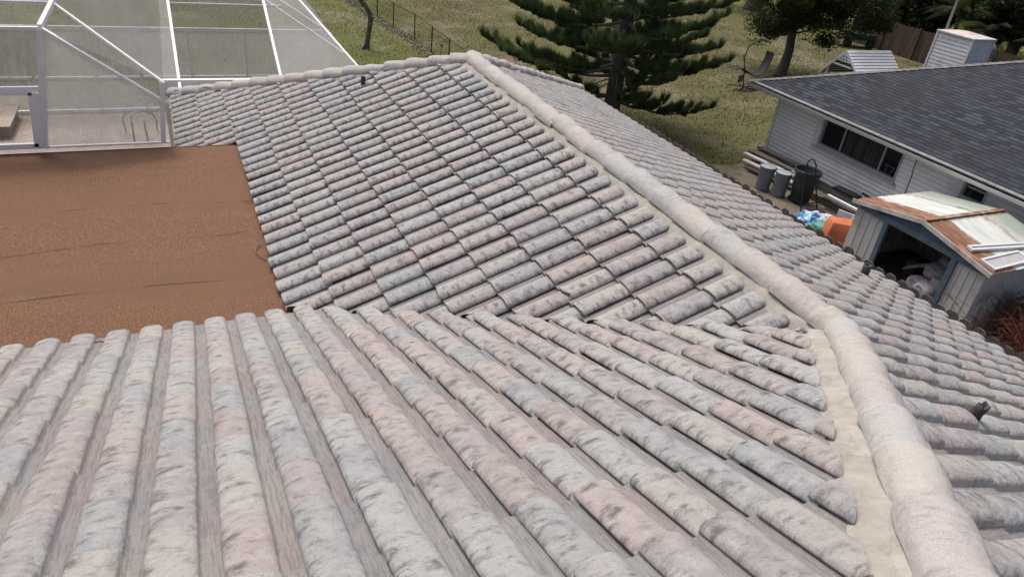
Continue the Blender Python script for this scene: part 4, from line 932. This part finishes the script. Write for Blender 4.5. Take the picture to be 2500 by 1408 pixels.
# ================================================================ trees
def leafmat(nm, a, b, c_, rough=.6):
    m = NT(nm, rough); at = m.n('ShaderNodeAttribute'); at.attribute_name = 'lc'; m.b.inputs['Specular IOR Level'].default_value = .25
    col = m.ramp(at.outputs['Fac'], [(0, a), (.5, b), (1, c_)]); m.out(col); tl = m.n('ShaderNodeBsdfTranslucent'); m.l(m.mix(.35, col, (.10, .16, .03)), tl.inputs[0]); mx = m.n('ShaderNodeMixShader'); mx.inputs[0].default_value = .36
    m.l(m.b.outputs[0], mx.inputs[1]); m.l(tl.outputs[0], mx.inputs[2]); m.l(mx.outputs[0], m.t.nodes['Material Output'].inputs[0]); return m.m
def tris(name, V, mat, parent, shade, k=3, **kw):
    """V: (n,k,3) array of faces, shade: (n,) 0..1"""
    n = len(V); me = bpy.data.meshes.new(name); me.vertices.add(n*k); me.vertices.foreach_set('co', V.reshape(-1).astype(np.float32))
    me.loops.add(n*k); me.loops.foreach_set('vertex_index', np.arange(n*k, dtype=np.int32)); me.polygons.add(n); me.polygons.foreach_set('loop_start', np.arange(0, n*k, k, dtype=np.int32))
    try: me.polygons.foreach_set('loop_total', np.full(n, k, dtype=np.int32))
    except Exception: pass
    at = me.attributes.new('lc', 'FLOAT', 'POINT'); at.data.foreach_set('value', np.repeat(shade, k).astype(np.float32)); me.update(calc_edges=True); me.validate(); me.materials.append(mat)
    o = bpy.data.objects.new(name, me); COL.objects.link(o)
    if parent is not None: attach(o, parent)
    return tag(o, **kw)
def unit(a): return a/np.linalg.norm(a, axis=-1, keepdims=True)
# pine with upturned needle tufts
PB = Vector((9.15, 17.9, G))
pine = empty('pine_tree', PB, 'dark green pine with tiers of upturned needle tufts behind the tiled roof', 'tree')
rnd = random.Random(12); NV = []; NS = []
def limb(a, b, sag, n=8):
    return [a.lerp(b, i/n)+Z*(-sag*math.sin(math.pi*i/n)) for i in range(n+1)]
mb = MB(); tp_ = [PB+Vector((.015*h, .02*h, h)) for h in np.linspace(0, 11, 14)]
mb.tube(tp_, [.31*(1-h/14)+.05*(i == 0) for i, h in enumerate(np.linspace(0, 11, 14))], 14); trunk = mb.build('trunk', M['barkdark'], pine)
def needles(p, d, length, cnt, spread, up=1.0, L0=.34):
    """tuft of needles along segment p->p+d*length"""
    p = np.array(p); d = np.array(d); t = rng.random(cnt)[:, None]; base = p+d*length*t
    dr = unit(d*.55+np.array([0, 0, up])+rng.normal(0, spread, (cnt, 3))); L = L0*(.7+.6*rng.random((cnt, 1))); tip = base+dr*L
    sd = unit(np.cross(dr, rng.normal(0, 1, (cnt, 3))))*.012
    NV.append(np.stack([base-sd, base+sd, tip], 1)); NS.append(np.clip(.25+.3*rng.random(cnt)+.25*t[:, 0]*rng.random(), 0, 1))
def bough(h, az, L, rise, dens=1.0, droop=.0):
    L *= 1-.17*max(0, math.cos(az-R(-25)))
    root = PB+Vector((.015*h, .02*h, h)); dr = Vector((math.cos(az), math.sin(az), 0)); tip = root+dr*L+Z*rise; pts = limb(root, tip, .10*L+droop, 9)
    b_ = MB(); b_.tube(pts, [.055*(1-.8*i/9)+.008 for i in range(10)], 7); b_.build('branch', M['barkgrey'], pine)
    nsub = int(18*dens*L/3.5)
    for k in range(nsub):
        f = .22+.78*(k+rnd.random()*.7)/nsub; f = min(f, 1); i = min(int(f*9), 8); p = pts[i].lerp(pts[i+1], f*9-i) if i < 9 else pts[-1]
        side = rnd.choice((-1, 1)); sl3 = (.35+.55*rnd.random())*(1.15-f*.6)*L/3.6
        sdv = (dr*.75+dr.cross(Z)*side*(.5+.7*rnd.random())).normalized()+Z*(.05+.25*rnd.random())
        if f > .93: sdv = dr+Z*.35; sl3 = .5
        q = p+sdv*sl3
        bb_ = [p, p.lerp(q, .5)-Z*.03, q+Z*.05]
        br_.tube(bb_, [.014, .010, .005], 4, False)
        for s in range(max(2, int(sl3/.14))):
            ff = (s+.5)/max(2, int(sl3/.14)); needles(p.lerp(q, ff*.9+.1), sdv.normalized(), .16, int(36*dens), .30)
        needles(q, sdv.normalized()*.6+Z*.3, .14, int(70*dens), .33, 1.1, .36)
    for k in range(int(10*L/3)):
        f = .3+.7*rnd.random(); i = min(int(f*9), 8); needles(pts[i].lerp(pts[i+1], rnd.random()), dr, .18, int(26*dens), .32)
br_ = MB()
# tiers: (height, n, length)
tiers = [(1.15, 3, 2.0), (1.75, 4, 3.0), (2.35, 5, 3.8), (2.95, 6, 3.9), (3.45, 6, 3.9), (4.05, 6, 3.8), (4.8, 7, 3.9), (5.6, 7, 3.6), (6.5, 7, 3.2), (7.5, 6, 2.7), (8.6, 6, 2.1), (9.6, 5, 1.4)]
for ti, (h, n, L) in enumerate(tiers):
    for k in range(n):
        az = 2*math.pi*(k+rnd.random()*.5)/n+ti*.9
        bough(h+rnd.gauss(0, .10), az, L*(.75+.35*rnd.random()), .15+.35*rnd.random(), 1.0 if h < 6 else .6)
# specific low boughs seen against the grass
bough(.95, R(-20), 2.3, -.05, 1.0, .1); bough(1.25, R(-38), 3.6, -.25, 1.1, .15); bough(1.05, R(150), 2.0, .0, .9); bough(.55, R(-150), 1.6, .1, .8); bough(2.0, R(155), 4.3, .35, 1.1, .1); bough(2.2, R(-30), 3.9, .3, 1.0)
br_.build('twigs', M['barkgrey'], pine)
NVa = np.concatenate(NV); NSa = np.concatenate(NS)
tris('needles', NVa, leafmat('pine_needles', (.030, .056, .026), (.075, .122, .052), (.165, .21, .09)), pine, NSa)
# bare curved dead branches
mb = MB()
for (h, az, L, rise) in ((2.6, R(-35), 2.6, .5), (2.5, R(-50), 2.0, .9), (1.7, R(170), 2.6, -.2), (1.6, R(185), 2.2, -.1), (2.1, R(-80), 1.3, -.8), (1.9, R(-120), 1.4, -.5)):
    root = PB+Vector((0, 0, h)); dr = Vector((math.cos(az), math.sin(az), 0)); pts = [root+dr*L*math.sin(t*1.5)+Z*(-.45*math.sin(t*math.pi)+rise*t*t) for t in [i/12 for i in range(13)]]
    mb.tube(pts, [.026*(1-.75*i/12) for i in range(13)], 6)
    for s in range(7):
        i = 4+s; q = pts[min(i, 12)]; mb.tube([q, q+Vector((rnd.gauss(0, .2), rnd.gauss(0, .2), .22)), q+Vector((rnd.gauss(0, .4), rnd.gauss(0, .4), .45))], [.009, .006, .003], 4, False)
mb.build('dead_branch', M['barkgrey'], pine)

def broadleaf(name, base, H, crown, label, mat, nclump=90, nleaf=500, leaf=.10, trunk_r=.22, lean=(0, 0), group=None, bark='barkdark', drop=1.0, seedv=1):
    """crown: list of ellipsoids (offset, radii)"""
    rr = np.random.default_rng(seedv); rn = random.Random(seedv); base = Vector(base); e = empty(name, base, label, 'tree', group)
    topv = base+Vector((lean[0], lean[1], H)); mb = MB(); n = 9
    mb.tube([base.lerp(topv, i/n)+Vector((.06*math.sin(i*1.3), .05*math.cos(i*1.7), 0)) for i in range(n+1)], [trunk_r*(1-.7*i/n)+(.08 if i == 0 else 0) for i in range(n+1)], 12)
    Vv = []; Sv = []
    cl = []
    for (off, rad) in crown:
        off = Vector(off); m_ = int(nclump*rad[0]*rad[1]*rad[2]/sum(c[1][0]*c[1][1]*c[1][2] for c in crown))+3
        for _ in range(m_):
            d_ = Vector((rn.gauss(0, 1), rn.gauss(0, 1), rn.gauss(0, 1))).normalized()*(rn.random()**.35)
            c = base+off+Vector((d_.x*rad[0], d_.y*rad[1], d_.z*rad[2])); cl.append(c)
            if rn.random() < .45:
                st = base.lerp(topv, .35+.55*rn.random()); mb.tube([st, st.lerp(c, .5)+Z*.15, c], [.05, .03, .008], 5, False)
    for c in cl:
        s = .30+.45*rn.random(); m_ = int(nleaf*(.6+.8*rn.random())); tone = rn.random()
        q = rr.normal(0, 1, (m_, 3)); q = unit(q)*(rr.random((m_, 1))**.4)*np.array([s, s, s*.75])*1.25+np.array(c)
        a = unit(rr.normal(0, 1, (m_, 3))+np.array([0, 0, .6])); b = unit(np.cross(a, rr.normal(0, 1, (m_, 3)))); c2 = np.cross(a, b); L = leaf*(.6+.8*rr.random((m_, 1)))
        Vv.append(np.stack([q-b*L*.5, q+c2*L*.28, q+b*L*.5, q-c2*L*.28], 1)); Sv.append(np.clip(tone*.5+.5*rr.random(m_)**1.5, 0, 1))
    mb.build('trunk', M[bark], e); tris('crown', np.concatenate(Vv), mat, e, np.concatenate(Sv), 4); return e
M['oakleaf'] = leafmat('oak_leaves', (.016, .026, .010), (.040, .056, .020), (.085, .105, .036)); M['yleaf'] = leafmat('olive_leaves', (.012, .018, .005), (.045, .060, .015), (.11, .125, .035)); M['dleaf'] = leafmat('dark_leaves', (.009, .018, .008), (.024, .038, .016), (.052, .070, .026))
broadleaf('oak_tree', (22.3, 23.5, G), 5.5, [((.6, 1.0, 4.6), (3.0, 3.0, 2.7)), ((-.9, -.2, 3.1), (1.5, 1.3, 1.5)), ((1.8, -1.2, 3.7), (2.2, 1.8, 1.9)), ((-1.9, .2, 2.2), (.6, .7, .8)), ((3.3, -.5, 3.6), (1.6, 1.6, 1.6))], 'dark spreading evergreen oak overhanging the hanging lounger', M['oakleaf'], 210, 520, .10, .26, (1.0, .8), seedv=4)
broadleaf('shade_tree', (35.3, 41.0, G), 7, [((1, 1, 6.2), (4, 4, 2.6))], 'big trunked shade tree far beyond the oak', M['dleaf'], 90, 300, .2, .62, seedv=5, bark='barkdark')
broadleaf('shade_tree', (44, 33.5, G), 7, [((0, 0, 5.5), (4, 4, 3.2)), ((0, -3, 5.0), (3, 3, 3))], 'dense dark tree directly behind the end of the board fence', M['dleaf'], 150, 300, .2, .6, seedv=6)
broadleaf('shade_tree', (41, 24.5, G), 6, [((0, 0, 4.0), (3.2, 3.2, 3.0))], 'dense shadowy tree behind the board fence left of the chimney mast', M['dleaf'], 120, 300, .2, .4, seedv=7)
broadleaf('shade_tree', (52, 26, G), 8, [((0, 0, 5), (5, 5, 4.5))], 'far dark tree beyond the palms', M['dleaf'], 130, 260, .26, .5, seedv=8)
broadleaf('shade_tree', (44, 17, G), 7, [((0, 0, 4.2), (3.4, 3.6, 3.6))], 'dark leafy tree behind the board fence right of the mast', M['oakleaf'], 120, 260, .2, .4, seedv=9)
broadleaf('shade_tree', (60, 44, G), 8, [((0, 0, 6.5), (6, 6, 4))], 'distant tree at the far right corner of the lots', M['dleaf'], 110, 200, .32, .5, seedv=10)
for i, (x, y, h, r_, lb) in enumerate(((39.5, 30.5, 3.0, 2.2, 'bushy dark tree right behind the board fence corner'), (47, 22, 4.5, 3.2, 'leafy dark tree between the two farthest palms'), (48, 13, 4.5, 3.4, 'dark tree at the right edge behind the tall palm'), (55, 35, 5.5, 3.8, 'rounded dark tree in the middle of the far lots'))):
    broadleaf('shade_tree', (x, y, G), h, [((0, 0, h*.75), (r_, r_, h*.6))], lb, M['dleaf' if i % 2 else 'oakleaf'], 90, 260, .2, .3, seedv=30+i)
# hedge masses at the very back left of the oak
for (x, y, lb, sd) in ((24, 47, 'low shrub on the far lot line behind the pine', 11), (28.5, 45.5, 'low shrub on the far lot line, nearer the shade tree trunk', 12)):
    mbx = broadleaf('shrub', (x, y, G), .8, [((0, 0, .5), (2.0, .8, .6))], lb, M['yleaf'], 26, 260, .13, .05, seedv=sd)
# palms
def palm(base, H, label, n=20, L=2.6, seedv=1, col='palm'):
    rn = random.Random(seedv); base = Vector(base); e = empty('palm_tree', base, label, 'palm tree', 'palms behind the board fence'); MB().tube([base+Vector((.12*math.sin(i*.5), 0, H*i/8)) for i in range(9)], [.17]+[.13]*8, 10).build('trunk', M['barkgrey'], e)
    top = base+Vector((.12*math.sin(4), 0, H)); V = []; S = []
    for k in range(n):
        az = 2*math.pi*k/n+rn.random()*.3; el = R(65-110*rn.random()); d = Vector((math.cos(az), math.sin(az), 0)); pts = []
        for i in range(15):
            t = i/14; pts.append(top+d*(L*t*math.cos(el*(1-t*.3)))+Z*(L*t*math.sin(el)-1.3*t*t))
        sh = rn.random()
        for i in range(1, 15):
            for s in (-1, 1):
                for rep in (0, .33, .66):
                    p = pts[i-1].lerp(pts[i], rep); tg = (pts[i]-pts[i-1]).normalized(); sd = tg.cross(Z).normalized()*s; ll = .62*math.sin(math.pi*min(1, (i+rep)/15)*.9+.25)
                    q = p+(sd*.8+tg*.55-Z*.35).normalized()*ll; w = tg*.022
                    V.append([p-w, p+w, q]); S.append(min(1, sh*.5+rn.random()*.5))
    tris('fronds', np.array([[list(a) for a in v] for v in V]), M['palm'], e, np.array(S)); return e
M['palm'] = leafmat('palm_fronds', (.010, .018, .007), (.024, .036, .013), (.055, .066, .024), .85)
palm((38.3, 24.2, G), 2.3, 'young palm just behind the board fence, left of the white chimney', 24, 2.6, 1)
palm((39.5, 27.5, G), 2.8, 'palm behind the board fence near its far end', 24, 2.6, 2)
palm((38.2, 20.8, G), 2.2, 'palm behind the board fence, hidden partly by the mast', 22, 2.6, 3)
palm((37.5, 15.3, G), 1.7, 'broad palm behind the fence, right of the satellite dish', 26, 2.8, 4)
palm((40.5, 12.6, G), 2.5, 'tall palm at the right edge of the yard', 26, 2.8, 5)
# dead trunk
dt = empty('dead_tree', (2.95, 28.6, G), 'bare twisted dead tree trunk standing on the lawn by the cage', 'tree')
path = [(2.92, 28.6, 0), (2.98, 28.6, .35), (3.05, 28.6, .75), (3.12, 28.6, 1.15), (3.10, 28.6, 1.45), (2.92, 28.6, 1.75), (2.72, 28.6, 1.98), (2.60, 28.6, 2.3), (2.66, 28.6, 2.7), (2.4, 28.6, 3.3)]
mb = MB(); mb.tube([(x, y, z+G) for x, y, z in path], [.16, .115, .11, .12, .11, .10, .11, .12, .09, .05], 12); mb.tube([(2.92, 28.6, G+.25), (2.72, 28.45, G+.05), (2.6, 28.3, G-.05)], [.07, .06, .04], 8); mb.tube([(2.62, 28.6, G+2.2), (2.42, 28.5, G+2.1), (2.35, 28.5, G+2.3)], [.06, .04, .02], 7); mb.build('trunk', M['barkgrey'], dt)

# ================================================================ ground cover
def scatter(name, n, mat, fn, size, up, label, cat):
    P_ = np.stack([rng.uniform(-13, 40, n*3), rng.uniform(12.5, 62, n*3)], 1); keep = np.array([fn(x, y) for x, y in P_]); P_ = P_[keep][:n]; n = len(P_)
    L = size*(.6+.9*rng.random((n, 1))); ang = rng.random(n)*6.28; d = np.stack([np.cos(ang), np.sin(ang), np.zeros(n)], 1); e = np.stack([-np.sin(ang), np.cos(ang), np.zeros(n)], 1)
    c = np.concatenate([P_, np.full((n, 1), G+.008)], 1)
    if up: V = np.stack([c-d*L*.22, c+d*L*.22, c+e*L*.35+np.array([0, 0, 1])*L], 1); k = 3
    else: V = np.stack([c-d*L*.5, c+e*L*.3+np.array([0, 0, .02]), c+d*L*.5+np.array([0, 0, .03]), c-e*L*.3+np.array([0, 0, .01])], 1); k = 4
    tris(name, V, mat, None, rng.random(n), k, label=label, cat=cat, kind='stuff')
def okp(x, y): return not (x < .2 and y < 20.8) and not (x > 12.4 and y < 15) and not (x > 7 and y < 13.6 and x < 13.2) and not(x < 6.3 and y < 14.3)
def dens(x, y, a): return noise.noise(Vector((x*.35+a, y*.35, a)))+.5*noise.noise(Vector((x*1.1, y*1.1, a)))
scatter('leaf_litter', 52000, leafmat('dry_leaves', (.06, .048, .026), (.12, .10, .058), (.20, .175, .115), .8), lambda x, y: okp(x, y) and (dens(x, y, 3)+(.16 if x > 6 and y > 17 else -.42)) > rng.normal(.0, .22), .085, False, 'fallen brown leaves scattered over the lawn', 'leaves')
scatter('grass', 110000, leafmat('grass_blades', (.060, .072, .016), (.095, .108, .028), (.130, .142, .042), .8), lambda x, y: okp(x, y) and dens(x, y, 9)+(.35 if x < 6 or y < 18 else .1) > rng.normal(-.05, .2), .062, True, 'short mottled green lawn grass', 'grass')

# ================================================================ canopy, hanging lounger
cp = empty('well_canopy', (23.6, 20, G), 'small white slatted gable canopy with lattice end beyond the shingle roof', 'garden canopy')
cx, cxe, ry, rz = 22.2, 24.95, 20.0, -2.48
mb = MB(); nS = 8; e2 = (19.05, -3.30); e3 = (21.15, -3.75)
for i in range(nS):
    f0, f1 = i/nS, (i+1)/nS
    p0 = (ry+(e2[0]-ry)*f0, rz+(e2[1]-rz)*f0); p1 = (ry+(e2[0]-ry)*f1, rz+(e2[1]-rz)*f1)
    mb.box(((cx+cxe)/2, (p0[0]+p1[0])/2, (p0[1]+p1[1])/2+.02), (cxe-cx, .16, .022), Y=(0, p0[0]-p1[0], p0[1]-p1[1]+.035) if False else Vector((0, p0[0]-p1[0], p0[1]-p1[1]-.035)).normalized(), Z=Vector((0, -(p0[1]-p1[1]-.035), p0[0]-p1[0])).normalized())
mb.build('slat_roof', M['white'], cp)
mb = MB()
for i in range(9):
    f0, f1 = i/9, (i+1)/9; p0 = (ry+(e3[0]-ry)*f0, rz+(e3[1]-rz)*f0); p1 = (ry+(e3[0]-ry)*f1, rz+(e3[1]-rz)*f1)
    Yv = Vector((0, p1[0]-p0[0], p1[1]-p0[1]-.0)).normalized(); mb.box(((cx+cxe)/2, (p0[0]+p1[0])/2, (p0[1]+p1[1])/2+.02), (cxe-cx, .15, .02), Y=Yv, Z=Vector((1, 0, 0)).cross(Yv))
mb.build('slat_roof', M['wood'], cp)
mb = MB(); mb.bar((cx, ry, rz), (cx, e2[0], e2[1]), .05, .09); mb.bar((cx, ry, rz), (cx, e3[0], e3[1]), .05, .09); mb.bar((cx, 19.45, -3.12), (cx, 20.75, -3.12), .04, .06)
mb.build('gable_frame', M['white'], cp)
for y_ in (19.3, 20.8): MB().box((cx+.1, y_, (G-3.2)/2), (.09, .09, -3.2-G)).build('post', M['white'], cp); MB().box((cxe-.1, y_, (G-3.2)/2), (.09, .09, -3.2-G)).build('post', M['white'], cp)
mb = MB(); mb.face([(cx-.01, 19.5, -2.95), (cx-.01, 20.35, -2.95), (cx-.01, 20.0, -2.55)]); mb.build('lattice_panel', M['white'], cp)
mb = MB()
for (a, b) in ((0, 0), (.16, 0), (-.16, 0), (.08, .12), (-.08, .12)): mb.box((cx-.02, 19.97+a, -2.86+b), (.012, .06, .06))
mb.build('lattice_hole', M['dark'], cp)

hl = empty('hanging_lounger', (18.7, 22, G), 'black hanging lounge chair on a curved arm stand under the oak', 'lounge chair')
bs = Vector((18.70, 21.9, G)); mb = MB()
mb.tube([bs+Vector((0, 0, .03)), bs+Vector((-.1, .05, .35)), bs+Vector((-.12, .1, .75)), bs+Vector((-.10, .35, 1.25)), bs+Vector((.15, .5, 1.75)), bs+Vector((.6, .35, 2.05)), bs+Vector((1.0, .1, 1.95))], .03, 8)
for a in (0, 72, 144, 216, 288): mb.tube([bs+Vector((0, 0, .03)), bs+Vector((.75*math.cos(R(a)), .75*math.sin(R(a)), .03))], .022, 6)
mb.build('stand', M['blackmetal'], hl)
bed = [(-1.10, 0, .88), (-.85, 0, .93), (-.55, 0, .90), (-.2, 0, .74), (.1, 0, .60), (.4, 0, .58), (.7, 0, .72), (.9, 0, .98), (1.0, 0, 1.35), (1.0, 0, 1.6)]
rows = [[bs+Vector((x*.92-.02, sy*.22-.1, z)) for sy in (-1, -.5, 0, .5, 1)] for x, _, z in bed]
mb = MB(); mb.grid(rows); mb.build('sling', simple('lounger_mesh', (.035, .038, .042), .9), hl)
mb = MB(); 
for j in (0, 4): mb.tube([r_[j] for r_ in rows], .022, 7)
for i in (0, 3, 6, 9): mb.tube([rows[i][0], rows[i][4]], .016, 6)
mb.build('rail', M['blackmetal'], hl)
MB().box(bs+Vector((-.42, -.1, .42)), (.22, .05, .3)).build('side_pocket', simple('pocket', (.10, .105, .11), .7), hl)

# ================================================================ small debris on the roofs
def curl(name, pts, r, mat, label, cat): return MB().tube(pts, r, 6).build(name, mat, None, label=label, cat=cat)
M['twig'] = simple('twig', (.20, .13, .08), .8)
curl('twig', [(-4.06, 5.65, ZF+.02), (-4.13, 5.55, ZF+.05), (-4.15, 5.42, ZF+.05), (-4.10, 5.28, ZF+.03), (-4.03, 5.2, ZF+.02)], .007, M['twig'], 'thin curved brown twig on the flat roof edge beside the wing tiles', 'twig')
curl('twig', [(-4.15, 7.1, ZF+.02), (-4.05, 7.02, ZF+.03), (-3.98, 6.98, ZF+.02)], .006, M['twig'], 'short dark twig at the far end of the flat roof edge', 'twig')
curl('twig', [(-5.95, 3.50, -1.38), (-5.8, 3.49, -1.36), (-5.72, 3.42, -1.38)], .008, M['twig'], 'short brown twig caught between barrels at the near eave', 'twig')
def leaf(p, n, s, label):
    p = Vector(p); n = Vector(n).normalized(); a = n.orthogonal().normalized(); b = n.cross(a); mb = MB(); pts = []
    for k in range(12):
        an = 2*math.pi*k/12; rr = s*(1+.35*math.sin(3*an)); pts.append(p+a*math.cos(an)*rr+b*math.sin(an)*rr*.6+n*(.01+.012*math.cos(2*an)))
    c = p+n*.012
    for k in range(12): mb.face([c, pts[k], pts[(k+1) % 12]])
    mb.build('fallen_leaf', simple('dry_leaf', (.42, .20, .07), .8, .3, 30), None, label=label, cat='leaf')

leaf((-3.046, 8.854, -1.165), (-ST, 0, CT), .055, 'orange dry leaf lying on the wing tiles above the flat roof')
leaf((-3.94, .123, .035), (0, ST, CT), .022, 'small orange leaf scrap between near barrels')
